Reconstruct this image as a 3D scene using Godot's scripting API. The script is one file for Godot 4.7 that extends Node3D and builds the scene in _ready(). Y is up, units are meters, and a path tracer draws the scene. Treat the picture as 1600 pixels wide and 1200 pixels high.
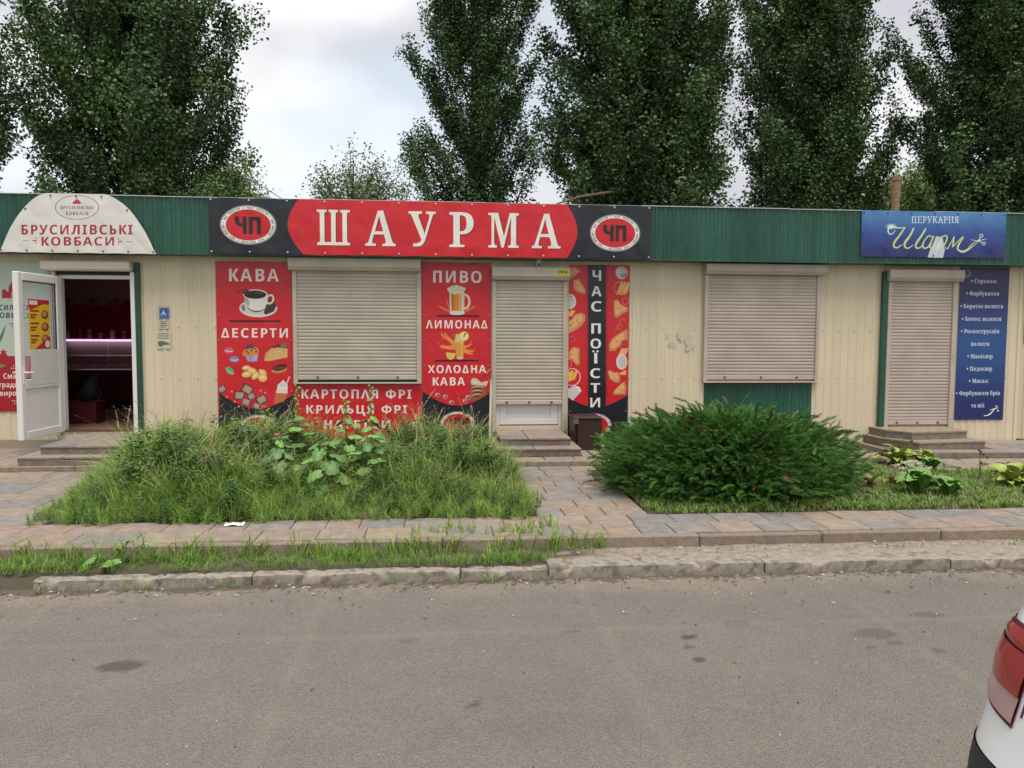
extends Node3D
# A row of kiosks behind a paved walk, poplars behind, a road in front.
# Wall plane z = 0, x runs along the wall, the walk is y = 0, the road y = -0.17.

# ---------------------------------------------------------------- mesh builder
class MB:
	var v := PackedVector3Array()
	var n := PackedVector3Array()
	var uv := PackedVector2Array()
	var c := PackedColorArray()
	var col := Color(1, 1, 1)
	func tri(a: Vector3, b: Vector3, d: Vector3) -> void:
		var nn := (b - a).cross(d - a).normalized()
		v.append(a); v.append(d); v.append(b)
		for i in 3:
			n.append(nn); c.append(col); uv.append(Vector2.ZERO)
	func quad(a: Vector3, b: Vector3, d: Vector3, e: Vector3) -> void:
		tri(a, b, d); tri(a, d, e)
	func vert(p: Vector3, nn: Vector3, t: Vector2, cc: Color) -> void:
		v.append(p); n.append(nn); uv.append(t); c.append(cc)
	func box(a: Vector3, b: Vector3) -> void:
		bbox(a, b, 0.0)
	func bbox(a: Vector3, b: Vector3, r: float) -> void:
		# a box with chamfered edges
		var m := (a + b) / 2.0
		var h := (b - a) / 2.0
		r = min(r, min(h.x, min(h.y, h.z)) * 0.9)
		var i := h - Vector3.ONE * r
		for s in [-1.0, 1.0]:
			_f(m, Vector3(s * h.x, 0, 0), Vector3(0, i.y, 0), Vector3(0, 0, i.z))
			_f(m, Vector3(0, s * h.y, 0), Vector3(0, 0, i.z), Vector3(i.x, 0, 0))
			_f(m, Vector3(0, 0, s * h.z), Vector3(i.x, 0, 0), Vector3(0, i.y, 0))
		if r <= 0.0: return
		for s in [-1.0, 1.0]:
			for t in [-1.0, 1.0]:
				_e(m, Vector3(i.x, 0, 0), Vector3(0, s * h.y, t * i.z), Vector3(0, s * i.y, t * h.z))
				_e(m, Vector3(0, i.y, 0), Vector3(s * h.x, 0, t * i.z), Vector3(s * i.x, 0, t * h.z))
				_e(m, Vector3(0, 0, i.z), Vector3(s * h.x, t * i.y, 0), Vector3(s * i.x, t * h.y, 0))
				for w in [-1.0, 1.0]:
					var p := Vector3(s * h.x, t * i.y, w * i.z)
					var q := Vector3(s * i.x, t * h.y, w * i.z)
					var o := Vector3(s * i.x, t * i.y, w * h.z)
					if (q - p).cross(o - p).dot(p + q + o) > 0.0: tri(m + p, m + q, m + o)
					else: tri(m + p, m + o, m + q)
	func _f(m: Vector3, k: Vector3, a: Vector3, b: Vector3) -> void:
		if a.cross(b).dot(k) > 0.0: quad(m + k - a - b, m + k + a - b, m + k + a + b, m + k - a + b)
		else: quad(m + k - a - b, m + k - a + b, m + k + a + b, m + k + a - b)
	func _e(m: Vector3, l: Vector3, p: Vector3, q: Vector3) -> void:
		if (l * 2.0).cross(q - p).dot(p + q) > 0.0: quad(m + p - l, m + p + l, m + q + l, m + q - l)
		else: quad(m + p - l, m + q - l, m + q + l, m + p + l)
	func tube(pts: Array, rad: Array, sides: int, cap := true) -> void:
		var rings := []
		var up := Vector3(0.13, 0.31, 0.94).normalized()
		for i in pts.size():
			var d: Vector3 = (pts[min(i + 1, pts.size() - 1)] - pts[max(i - 1, 0)]).normalized()
			if abs(d.dot(up)) > 0.98: up = Vector3(0.9, 0.3, 0.1).normalized()
			var s := d.cross(up).normalized()
			var t := s.cross(d)
			up = t
			var ring := []
			for k in sides:
				var an := TAU * k / sides
				ring.append([pts[i] + (s * cos(an) + t * sin(an)) * rad[i], s * cos(an) + t * sin(an)])
			rings.append(ring)
		for i in pts.size() - 1:
			for k in sides:
				var k2 := (k + 1) % sides
				var a = rings[i][k]; var b = rings[i][k2]; var d = rings[i + 1][k2]; var e = rings[i + 1][k]
				for q in [a, b, d, a, d, e]: vert(q[0], q[1], Vector2(float(k) / sides, float(i)), col)
		if cap:
			for k in range(1, sides - 1):
				tri(rings[0][0][0], rings[0][k][0], rings[0][k + 1][0])
				var l: int = pts.size() - 1
				tri(rings[l][0][0], rings[l][k + 1][0], rings[l][k][0])
	func lathe(base: Vector3, prof: Array, sides: int) -> void:
		# prof: [radius, height] pairs around the y axis
		for i in prof.size() - 1:
			for k in sides:
				var a0 := TAU * k / sides; var a1 := TAU * (k + 1) / sides
				var p := func(j: int, an: float) -> Vector3: return base + Vector3(cos(an) * prof[j][0], prof[j][1], -sin(an) * prof[j][0])
				quad(p.call(i, a0), p.call(i, a1), p.call(i + 1, a1), p.call(i + 1, a0))
	func prism(poly: PackedVector2Array, y0: float, y1: float) -> void:
		# outline in x, z; any winding
		var pts := poly
		if Geometry2D.is_polygon_clockwise(pts):
			pts = pts.duplicate(); pts.reverse()
		var ix := Geometry2D.triangulate_polygon(pts)
		for i in range(0, ix.size(), 3):
			var q := []
			for k in 3: q.append(pts[ix[i + k]])
			var a := Vector3(q[0].x, y1, q[0].y); var b := Vector3(q[1].x, y1, q[1].y); var d := Vector3(q[2].x, y1, q[2].y)
			if (b - a).cross(d - a).y > 0: tri(a, b, d)
			else: tri(a, d, b)
		for i in pts.size():
			var a := pts[i]; var b := pts[(i + 1) % pts.size()]
			quad(Vector3(b.x, y0, b.y), Vector3(a.x, y0, a.y), Vector3(a.x, y1, a.y), Vector3(b.x, y1, b.y))
	func grid(nu: int, nv: int, f: Callable, fc = null) -> void:
		# smooth sheet from f(u, v) -> Vector3, u and v in 0..1
		var P := []
		for j in nv + 1:
			var row := PackedVector3Array()
			for i in nu + 1: row.append(f.call(float(i) / nu, float(j) / nv))
			P.append(row)
		var N := []
		for j in nv + 1:
			var row := PackedVector3Array()
			for i in nu + 1:
				var du: Vector3 = P[j][min(i + 1, nu)] - P[j][max(i - 1, 0)]
				var dv: Vector3 = P[min(j + 1, nv)][i] - P[max(j - 1, 0)][i]
				row.append(du.cross(dv).normalized())
			N.append(row)
		var C := []
		if fc != null:
			for j in nv + 1:
				var row := PackedColorArray()
				for i in nu + 1: row.append(fc.call(P[j][i]))
				C.append(row)
		for j in nv:
			for i in nu:
				for q in [[i, j], [i + 1, j + 1], [i + 1, j], [i, j], [i, j + 1], [i + 1, j + 1]]:
					var u: float = float(q[0]) / nu; var w: float = float(q[1]) / nv
					var p: Vector3 = P[q[1]][q[0]]
					vert(p, N[q[1]][q[0]], Vector2(u, 1.0 - w), C[q[1]][q[0]] if fc != null else col)
	func mesh(material: Material) -> ArrayMesh:
		var a := []
		a.resize(Mesh.ARRAY_MAX)
		a[Mesh.ARRAY_VERTEX] = v; a[Mesh.ARRAY_NORMAL] = n; a[Mesh.ARRAY_TEX_UV] = uv; a[Mesh.ARRAY_COLOR] = c
		var m := ArrayMesh.new()
		m.add_surface_from_arrays(Mesh.PRIMITIVE_TRIANGLES, a)
		m.surface_set_material(0, material)
		return m

# ---------------------------------------------------------------- print: flat artwork and lettering for banners
class Print:
	var im: Image
	var W: int
	var H: int
	var x0: float
	var y1: float
	var ppm: float
	var A := [1.0, 0.0, 0.0, 0.0, 1.0, 0.0]   # sketch units to metres on the wall
	static var glyphs := {}
	func _init(ax0: float, ay0: float, ax1: float, ay1: float, px_per_m: float, col: Color) -> void:
		ppm = px_per_m * 2.0
		x0 = ax0; y1 = ay1
		W = int((ax1 - ax0) * ppm); H = int((ay1 - ay0) * ppm)
		im = Image.create(W, H, false, Image.FORMAT_RGB8)
		im.fill(col)
	func units(a: Array, ox: float, oy: float, s: float) -> void:
		A = [a[0] / s, a[1] / s, a[0] * ox + a[1] * oy + a[2], a[3] / s, a[4] / s, a[3] * ox + a[4] * oy + a[5]]
	func p(x: float, y: float) -> Vector2:
		return Vector2((A[0] * x + A[1] * y + A[2] - x0) * ppm, (y1 - (A[3] * x + A[4] * y + A[5])) * ppm)
	func fill(q: PackedVector2Array, col: Color) -> void:
		var lo := 1e9; var hi := -1e9
		for t in q:
			lo = min(lo, t.y); hi = max(hi, t.y)
		for y in range(max(0, int(ceil(lo - 0.5))), min(H, int(ceil(hi - 0.5)))):
			var yc := y + 0.5
			var xs := PackedFloat32Array()
			for i in q.size():
				var a := q[i]; var b := q[(i + 1) % q.size()]
				if (a.y <= yc) != (b.y <= yc): xs.append(a.x + (yc - a.y) / (b.y - a.y) * (b.x - a.x))
			xs.sort()
			for i in range(0, xs.size() - 1, 2):
				var l := int(ceil(xs[i] - 0.5)); var r := int(ceil(xs[i + 1] - 0.5))
				if r > l: im.fill_rect(Rect2i(l, y, r - l, 1), col)
	func poly(pts: Array, col: Color) -> void:
		var q := PackedVector2Array()
		for i in range(0, pts.size(), 2): q.append(p(pts[i], pts[i + 1]))
		fill(q, col)
	func rect(a: float, b: float, c: float, d: float, col: Color) -> void:
		poly([a, b, c, b, c, d, a, d], col)
	func oval(cx: float, cy: float, rx: float, ry: float, col: Color, turn := 0.0) -> void:
		var q := PackedVector2Array()
		for i in 48:
			var v := Vector2(cos(TAU * i / 48) * rx, sin(TAU * i / 48) * ry).rotated(deg_to_rad(turn))
			q.append(p(cx + v.x, cy + v.y))
		fill(q, col)
	func brush(pts: Array, r0: float, r1: float, r2: float, col: Color) -> void:
		# a smooth stroke through pts, radius r0 at the start, r1 in the middle, r2 at the end
		var cu := Curve2D.new()
		var k := pts.size() / 2
		for i in k:
			var t := Vector2.ZERO
			if i > 0 and i < k - 1: t = (Vector2(pts[2 * i + 2], pts[2 * i + 3]) - Vector2(pts[2 * i - 2], pts[2 * i - 1])) / 6.0
			cu.add_point(Vector2(pts[2 * i], pts[2 * i + 1]), -t, t)
		var n := 60
		var l := PackedVector2Array(); var r := PackedVector2Array()
		for i in n + 1:
			var f := float(i) / n
			var at := cu.sample_baked(f * cu.get_baked_length(), true)
			var d := (cu.sample_baked(min(1.0, f + 0.01) * cu.get_baked_length(), true) - cu.sample_baked(max(0.0, f - 0.01) * cu.get_baked_length(), true)).normalized()
			var w := lerpf(r0, r1, f * 2.0) if f < 0.5 else lerpf(r1, r2, f * 2.0 - 1.0)
			l.append(p(at.x - d.y * w, at.y + d.x * w)); r.append(p(at.x + d.y * w, at.y - d.x * w))
		for i in n:
			fill(PackedVector2Array([l[i], l[i + 1], r[i + 1], r[i]]), col)
	static func glyph(font: Font, ch: String) -> Dictionary:
		var key := str(font.get_instance_id()) + ch
		if not glyphs.has(key):
			var t := TextMesh.new()
			t.font = font; t.text = ch; t.font_size = 64; t.pixel_size = 0.01; t.depth = 0.0; t.curve_step = 1.0
			t.horizontal_alignment = HORIZONTAL_ALIGNMENT_LEFT; t.vertical_alignment = VERTICAL_ALIGNMENT_BOTTOM
			var tri := PackedVector2Array()
			for size in [64, 128, 47, 90, 200, 33]:
				if ch == " " or tri.size() > 2: break
				tri = PackedVector2Array()
				t.font_size = size; t.pixel_size = 0.64 / size
				var a := t.get_mesh_arrays()
				if a.size() == 0 or a[Mesh.ARRAY_VERTEX] == null: continue
				var vs: PackedVector3Array = a[Mesh.ARRAY_VERTEX]
				var ix = a[Mesh.ARRAY_INDEX]
				if vs.size() < 3: continue
				if ix != null and ix.size() > 0:
					for i in ix: tri.append(Vector2(vs[i].x, vs[i].y))
				else:
					for q in vs: tri.append(Vector2(q.x, q.y))
			if tri.size() < 3 and ch != " " and ch != ch.to_upper():
				# these serif lower case letters are small versions of their capitals
				var g := glyph(font, ch.to_upper())
				var lo := 1e9
				for q in g.tri: lo = min(lo, q.y)
				var sm := PackedVector2Array()
				for q in g.tri: sm.append(Vector2(q.x * 0.78, lo + (q.y - lo) * 0.74))
				glyphs[key] = {"tri": sm, "adv": g.adv * 0.78}
				return glyphs[key]
			glyphs[key] = {"tri": tri, "adv": font.get_string_size(ch, HORIZONTAL_ALIGNMENT_LEFT, -1, 64).x * 0.01}
		return glyphs[key]
	func text(s: String, font: Font, a: float, b: float, c: float, d: float, col: Color, gap := 0.0, shear := 0.0) -> void:
		# capitals fill the box a, b (top) .. c, d (baseline) in sketch units
		var cap := glyph(font, "Н")
		var lo := 1e9; var hi := -1e9
		for q in cap.tri:
			lo = min(lo, q.y); hi = max(hi, q.y)
		var all := PackedVector2Array()
		var pen := 0.0; var l := 1e9; var r := -1e9
		for ch in s:
			var g := glyph(font, ch)
			for q in g.tri:
				var w := Vector2(q.x + pen + shear * (q.y - lo), (q.y - lo) / (hi - lo))
				all.append(w); l = min(l, w.x); r = max(r, w.x)
			pen += g.adv + gap
		for i in range(0, all.size(), 3):
			var q := PackedVector2Array()
			for k in 3:
				var w := all[i + k]
				q.append(p(lerpf(a, c, (w.x - l) / (r - l)), lerpf(d, b, w.y)))
			fill(q, col)
	func ring_text(s: String, font: Font, cx: float, cy: float, rx: float, ry: float, h: float, col: Color) -> void:
		var cap := glyph(font, "Н")
		var lo := 1e9; var hi := -1e9
		for q in cap.tri:
			lo = min(lo, q.y); hi = max(hi, q.y)
		for i in s.length():
			var an := TAU * i / s.length() - PI / 2
			var at := Vector2(cx + cos(an) * rx, cy + sin(an) * ry)
			var t := Vector2(-sin(an) * rx, cos(an) * ry).normalized()
			var g := glyph(font, s[i])
			for k in range(0, g.tri.size(), 3):
				var q := PackedVector2Array()
				for m in 3:
					var w: Vector2 = (g.tri[k + m] - Vector2(g.adv / 2, (lo + hi) / 2)) / (hi - lo) * h
					var e := at + t * w.x + Vector2(t.y, -t.x) * w.y
					q.append(p(e.x, e.y))
				fill(q, col)
	func done() -> ImageTexture:
		im.resize(W / 2, H / 2, Image.INTERPOLATE_TRILINEAR if false else Image.INTERPOLATE_BILINEAR)
		return ImageTexture.create_from_image(im)

# ---------------------------------------------------------------- naming, placing
var taken := {}
func numbered(s: String) -> String:
	if not taken.has(s):
		taken[s] = 0
		return s
	taken[s] += 1
	return "%s_%03d" % [s, taken[s]]
func tag(o: Node3D, label: String, category: String, group := "", kind := "") -> void:
	if label: o.set_meta("label", label)
	if category: o.set_meta("category", category)
	if group: o.set_meta("group", group)
	if kind: o.set_meta("kind", kind)
func thing(called: String, label: String, category: String, at := Vector3.ZERO, turn := 0.0, group := "") -> Node3D:
	var o := Node3D.new()
	o.name = numbered(called)
	add_child(o)
	o.position = at; o.rotation.y = turn
	tag(o, label, category, group)
	return o
func put(called: String, mesh: Mesh, parent: Node3D = null, at := Vector3.ZERO) -> MeshInstance3D:
	var o := MeshInstance3D.new()
	o.mesh = mesh
	o.cast_shadow = GeometryInstance3D.SHADOW_CASTING_SETTING_ON
	if parent == null:
		o.name = numbered(called); add_child(o)
	else:
		o.name = called; parent.add_child(o, true)
	o.position = at
	return o
func node(called: String, parent: Node3D, at := Vector3.ZERO) -> Node3D:
	var o := Node3D.new()
	o.name = called; parent.add_child(o, true); o.position = at
	return o
func many(called: String, mesh: Mesh, xf: Array, cols: Array, parent: Node3D = null) -> MultiMeshInstance3D:
	var m := MultiMesh.new()
	m.transform_format = MultiMesh.TRANSFORM_3D
	m.use_colors = true
	m.mesh = mesh
	m.instance_count = xf.size()
	for i in xf.size():
		m.set_instance_transform(i, xf[i]); m.set_instance_color(i, cols[i])
	var o := MultiMeshInstance3D.new()
	o.multimesh = m
	if parent == null:
		o.name = numbered(called); add_child(o)
	else:
		o.name = called; parent.add_child(o, true)
	return o

# ---------------------------------------------------------------- materials
var cache := {}
func lin(r: float, g: float, b: float) -> Color: return Color(r, g, b).linear_to_srgb()
func mat(key: String, col: Color, rough := 0.8, metal := 0.0) -> StandardMaterial3D:
	# col: linear base colour
	if cache.has(key): return cache[key]
	var m := StandardMaterial3D.new()
	m.albedo_color = col.linear_to_srgb()
	m.roughness = rough; m.metallic = metal
	m.cull_mode = BaseMaterial3D.CULL_DISABLED
	cache[key] = m
	return m
func vmat(key: String, rough := 0.7) -> StandardMaterial3D:
	# colour comes from vertices or instances
	var m := mat(key, Color(1, 1, 1), rough)
	m.vertex_color_use_as_albedo = true
	return m
func world_tex(m: StandardMaterial3D, tex: Texture2D, metres: float) -> void:
	m.albedo_texture = tex
	m.uv1_triplanar = true; m.uv1_world_triplanar = true
	m.uv1_scale = Vector3.ONE / metres
func noise_img(sd: int, freq: float, w: int, h: int, oct := 4) -> Image:
	var f := FastNoiseLite.new()
	f.seed = sd; f.frequency = freq; f.noise_type = FastNoiseLite.TYPE_SIMPLEX_SMOOTH
	f.fractal_octaves = oct
	return f.get_seamless_image(w, h)
func bump(m: StandardMaterial3D, sd: int, freq: float, strength: float, size := 512) -> void:
	var i := noise_img(sd, freq, size, size, 3)
	i.convert(Image.FORMAT_RGBA8)
	i.bump_map_to_normal_map(strength)
	m.normal_enabled = true
	m.normal_texture = ImageTexture.create_from_image(i)
func mottle(sd: int, size: int, parts: Array, base: Color, speck := 0.0, streak := 0.0) -> ImageTexture:
	# parts: [frequency, strength]; a tileable tone map around base (sRGB values)
	var r := RandomNumberGenerator.new(); r.seed = sd
	var maps := []
	for q in parts: maps.append([noise_img(sd + maps.size() * 7, q[0], size, size).get_data(), q[1]])
	var st := PackedByteArray()
	if streak > 0.0:
		var si := noise_img(sd + 91, 0.02, size, size / 16, 3)
		si.resize(size, size, Image.INTERPOLATE_CUBIC)
		si.convert(Image.FORMAT_L8)
		st = si.get_data()
	var out := PackedByteArray(); out.resize(size * size * 3)
	for i in size * size:
		var f := 1.0
		for q in maps: f += (q[0][i] / 127.5 - 1.0) * q[1]
		if streak > 0.0: f += (st[i] / 127.5 - 1.0) * streak
		if speck > 0.0: f += (r.randf() + r.randf() - 1.0) * speck
		out[i * 3] = clampi(int(base.r * f * 255.0), 0, 255)
		out[i * 3 + 1] = clampi(int(base.g * f * 255.0), 0, 255)
		out[i * 3 + 2] = clampi(int(base.b * f * 255.0), 0, 255)
	return ImageTexture.create_from_image(Image.create_from_data(size, size, false, Image.FORMAT_RGB8, out))

var rg := RandomNumberGenerator.new()
var wob := FastNoiseLite.new()
var sans: SystemFont
var sans_bold: SystemFont
var serif: SystemFont
var serif_bold: SystemFont
func font(fam: String, weight: int) -> SystemFont:
	var f := SystemFont.new()
	f.font_names = PackedStringArray([fam]); f.font_weight = weight
	return f
func rr(a: float, b: float) -> float: return rg.randf_range(a, b)

# ================================================================ the scene
func _ready() -> void:
	rg.seed = 4711
	wob.seed = 5; wob.frequency = 1.0; wob.noise_type = FastNoiseLite.TYPE_SIMPLEX_SMOOTH; wob.fractal_octaves = 3
	# --- camera, sky, light
	var cam := Camera3D.new()
	cam.name = "camera"
	cam.position = Vector3(0, 1.55, 10.37)
	cam.rotation_degrees = Vector3(-3.7, -5.2, 0.26)
	cam.fov = 53.13; cam.near = 0.05; cam.far = 600
	add_child(cam)
	cam.current = true
	var env := Environment.new()
	env.background_mode = Environment.BG_SKY
	env.sky = Sky.new()
	env.sky.sky_material = cloud_sky()
	env.tonemap_mode = Environment.TONE_MAPPER_LINEAR
	env.tonemap_exposure = 2.08
	env.sdfgi_enabled = true; env.ssao_enabled = true; env.ssil_enabled = true
	var we := WorldEnvironment.new()
	we.name = "world_environment"; we.environment = env
	add_child(we)
	var sun := DirectionalLight3D.new()
	sun.name = "sun"
	sun.light_energy = 0.5; sun.light_angular_distance = 30.0
	sun.light_color = Color(1.0, 0.97, 0.92)
	sun.rotation_degrees = Vector3(-70, 15, 0)
	sun.shadow_enabled = true
	add_child(sun)
	sans = font("Droid Sans", 400); sans_bold = font("Droid Sans", 700)
	serif = font("Droid Serif", 400); serif_bold = font("Droid Serif", 700)
	make_ground()
	make_pavement()
	make_building()
	make_shop()
	make_signs()
	make_fixtures()
	make_poplars()
	make_far()
	make_weeds()
	make_juniper()
	make_plants()
	make_car()

func cloud_sky() -> PanoramaSkyMaterial:
	var w := 1024; var h := 512
	var f := FastNoiseLite.new()
	f.seed = 12; f.frequency = 1.5; f.fractal_octaves = 5; f.fractal_gain = 0.5
	var out := PackedByteArray(); out.resize(w * h * 3)
	for j in h:
		var el := PI / 2 - PI * (j + 0.5) / h
		for i in w:
			var az := TAU * (i + 0.5) / w
			var d := Vector3(cos(el) * sin(az), sin(el), cos(el) * cos(az))
			var q := d * Vector3(1.0, 2.2, 1.0)
			var a := f.get_noise_3d(q.x, q.y, q.z)
			var b := f.get_noise_3d(q.x * 0.6 + 7.0, q.y * 0.8, q.z * 0.6)
			var t := clampf(0.5 + a * 1.5, 0.0, 1.0)          # lit cloud against grey underside
			var gap := clampf(b * 3.5 - 0.45, 0.0, 1.0)       # thin places where blue shows
			var c := Color(0.62, 0.63, 0.675).lerp(Color(0.99, 0.99, 1.0), smoothstep(0.15, 0.95, t))
			c = c.lerp(Color(0.68, 0.82, 0.98), gap * 0.5)
			var k := (j * w + i) * 3
			var s := c.linear_to_srgb()
			out[k] = int(clampf(s.r, 0, 1) * 255); out[k + 1] = int(clampf(s.g, 0, 1) * 255); out[k + 2] = int(clampf(s.b, 0, 1) * 255)
	var m := PanoramaSkyMaterial.new()
	m.panorama = ImageTexture.create_from_image(Image.create_from_data(w, h, false, Image.FORMAT_RGB8, out))
	m.energy_multiplier = 0.52
	return m

# ---------------------------------------------------------------- ground, road, kerbs
func make_ground() -> void:
	var g := MB.new()
	g.quad(Vector3(-250, -0.2, 250), Vector3(250, -0.2, 250), Vector3(250, -0.2, -250), Vector3(-250, -0.2, -250))
	var gm := mat("ground", Color(0.09, 0.10, 0.045), 0.95)
	var o := put("ground", g.mesh(gm))
	o.set_meta("kind", "structure")
	# road: stains, sand washed against the kerb and worn patches are in the vertices, the grain in the texture
	var am := vmat("asphalt", 0.92)
	world_tex(am, mottle(31, 1024, [[0.03, 0.05], [0.2, 0.08]], Color(0.90, 0.90, 0.90), 0.26), 1.7)
	bump(am, 77, 0.2, 5.0)
	var stains := [[-1.65, 6.34, 0.115, 0.07, 0.50], [1.40, 6.18, 0.055, 0.032, 0.42], [1.36, 6.33, 0.036, 0.028, 0.5], [1.36, 6.49, 0.034, 0.03, 0.45],
		[2.50, 6.23, 0.13, 0.07, 0.74], [2.52, 6.37, 0.05, 0.03, 0.76], [3.00, 5.97, 0.10, 0.05, 0.74], [1.75, 6.02, 0.09, 0.05, 0.86], [-0.2, 6.12, 0.06, 0.035, 0.8], [2.35, 6.42, 0.035, 0.025, 0.65], [2.7, 6.5, 0.035, 0.025, 0.7],
		[0.15, 6.9, 0.035, 0.025, 0.6], [0.75, 6.05, 0.035, 0.025, 0.7], [-2.6, 6.9, 0.2, 0.09, 0.93], [0.5, 7.1, 0.35, 0.1, 0.94], [-5.0, 7.5, 0.2, 0.1, 0.8], [6.0, 7.2, 0.2, 0.1, 0.75]]
	var tone := func(p: Vector3) -> Color:
		var f := 1.0 + wob.get_noise_2d(p.x * 0.35, p.z * 0.9) * 0.09 + wob.get_noise_2d(p.x * 3.0 + 40.0, p.z * 3.0) * 0.07
		var c := Color(0.236, 0.211, 0.185)
		for s in stains:
			var dx: float = (p.x - s[0]) / s[2]; var dz: float = (p.z - s[1]) / s[3]
			var d: float = dx * dx + dz * dz + wob.get_noise_2d(p.x * 14.0, p.z * 14.0) * 0.2
			if d < 1.15: f *= lerpf(s[4], 1.0, smoothstep(0.9, 1.15, d))
		var edge: float = 5.33 + wob.get_noise_2d(p.x * 0.9, 3.0) * 0.24 + wob.get_noise_2d(p.x * 9.0, p.z * 9.0) * 0.12
		var sand: float = smoothstep(edge + 0.10, edge - 0.12, p.z) * 0.75
		c = c.lerp(Color(0.32, 0.262, 0.205), sand)
		# dark crumbs of soil lying at the kerb's foot
		var crumb: float = 5.17 + wob.get_noise_2d(p.x * 1.6, 8.0) * 0.09 + wob.get_noise_2d(p.x * 12.0, p.z * 14.0) * 0.10
		if p.z < crumb: c = c.lerp(Color(0.10, 0.075, 0.055), 0.75)
		return c * f
	var r := MB.new()
	r.grid(640, 190, func(u: float, w: float) -> Vector3: return Vector3(lerpf(-9, 11, u), -0.17 + wob.get_noise_2d(u * 12.0, w * 3.0) * 0.006, lerpf(10.8, 4.98, w)), tone)
	for e in [[-120.0, -9.0], [11.0, 120.0]]:
		r.col = Color(0.23, 0.206, 0.181)
		r.quad(Vector3(e[0], -0.17, 10.8), Vector3(e[1], -0.17, 10.8), Vector3(e[1], -0.17, 4.98), Vector3(e[0], -0.17, 4.98))
	put("road", r.mesh(am)).set_meta("kind", "structure")
	var sm := vmat("soil", 0.95)
	world_tex(sm, mottle(8, 512, [[0.03, 0.12], [0.15, 0.18]], Color(0.88, 0.88, 0.88), 0.3), 0.9)
	# verge between the two kerbs: earth under the grass, trodden sand further on
	var vg := MB.new()
	vg.grid(260, 18, func(u: float, w: float) -> Vector3:
		var x := lerpf(-9, 11, u)
		return Vector3(x, -0.092 + wob.get_noise_2d(x * 2.5, w * 1.2) * 0.012 - 0.02 * smoothstep(0.6, 0.3, w) - 0.08 * smoothstep(0.22, 0.0, w), lerpf(5.10, 4.6, w)),
		func(p: Vector3) -> Color:
			var t := smoothstep(0.6, 1.5, p.x + wob.get_noise_2d(p.x * 3.0, p.z * 5.0) * 0.9)
			return Color(0.10, 0.085, 0.055).lerp(Color(0.36, 0.295, 0.235), t) * (1.0 + wob.get_noise_2d(p.x * 6.0, p.z * 9.0) * 0.25))
	put("verge", vg.mesh(sm)).set_meta("kind", "structure")
	# planting beds
	var bd := MB.new()
	var soil := func(p: Vector3) -> Color: return Color(0.10, 0.075, 0.05) * (1.0 + wob.get_noise_2d(p.x * 5.0, p.z * 5.0) * 0.4)
	for q in [[-3.30, 0.8, 1.45, 3.93], [1.78, 7.0, 1.2, 3.93]]:
		bd.grid(60, 30, func(u: float, w: float) -> Vector3: return Vector3(lerpf(q[0] - (0.14 * 2.48 * w if q[0] < 0 else 0.0), q[1], u), (-0.014 + 0.03 * smoothstep(0.0, 0.12, w)) + 0.02 * smoothstep(0.0, 0.12, w) * wob.get_noise_2d(u * 30.0, w * 12.0) - (0.02 if q[0] > 0 and u > 0.72 and w > 0.62 else 0.0), lerpf(q[3], q[2], w)), soil)
	put("planting_soil", bd.mesh(sm)).set_meta("kind", "structure")
	# outer kerb: rough cast blocks
	var km := vmat("kerb_concrete", 0.95)
	world_tex(km, mottle(19, 512, [[0.02, 0.10], [0.12, 0.16]], Color(0.86, 0.86, 0.86), 0.25), 0.8)
	var kerb := Node3D.new(); kerb.name = "outer_kerb"; add_child(kerb); kerb.set_meta("kind", "structure")
	for q in [[-2.72, -1.3, -0.095, 4.97, 0.020], [-1.29, 0.12, -0.090, 4.97, 0.018], [0.13, 0.74, -0.096, 4.97, 0.034], [0.75, 2.32, -0.078, 4.86, 0.022], [2.33, 3.75, -0.082, 4.87, 0.014], [3.76, 4.5, -0.095, 4.88, 0.018], [-6.0, -2.95, -0.13, 4.97, 0.02]]:
		var b := MB.new()
		rough_block(b, Vector3(q[0], -0.26, q[3]), Vector3(q[1], q[2] - 0.012, 5.09), int(q[0] * 10.0), q[4], Color(0.40, 0.355, 0.30))
		put("kerb_stone", b.mesh(km), kerb)
	# inner kerb along the walk
	var k2 := Node3D.new(); k2.name = "inner_kerb"; add_child(k2); k2.set_meta("kind", "structure")
	var x := -6.0
	while x < 8.5:
		var b := MB.new()
		b.col = Color(0.34, 0.27, 0.21) * rr(0.88, 1.1)
		b.bbox(Vector3(x + 0.003, -0.22, 4.553), Vector3(x + 0.997, -0.004 + rr(-0.004, 0.004), 4.625 + rr(-0.004, 0.004)), 0.012)
		put("kerb_stone", b.mesh(km), k2)
		x += 1.0

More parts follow.
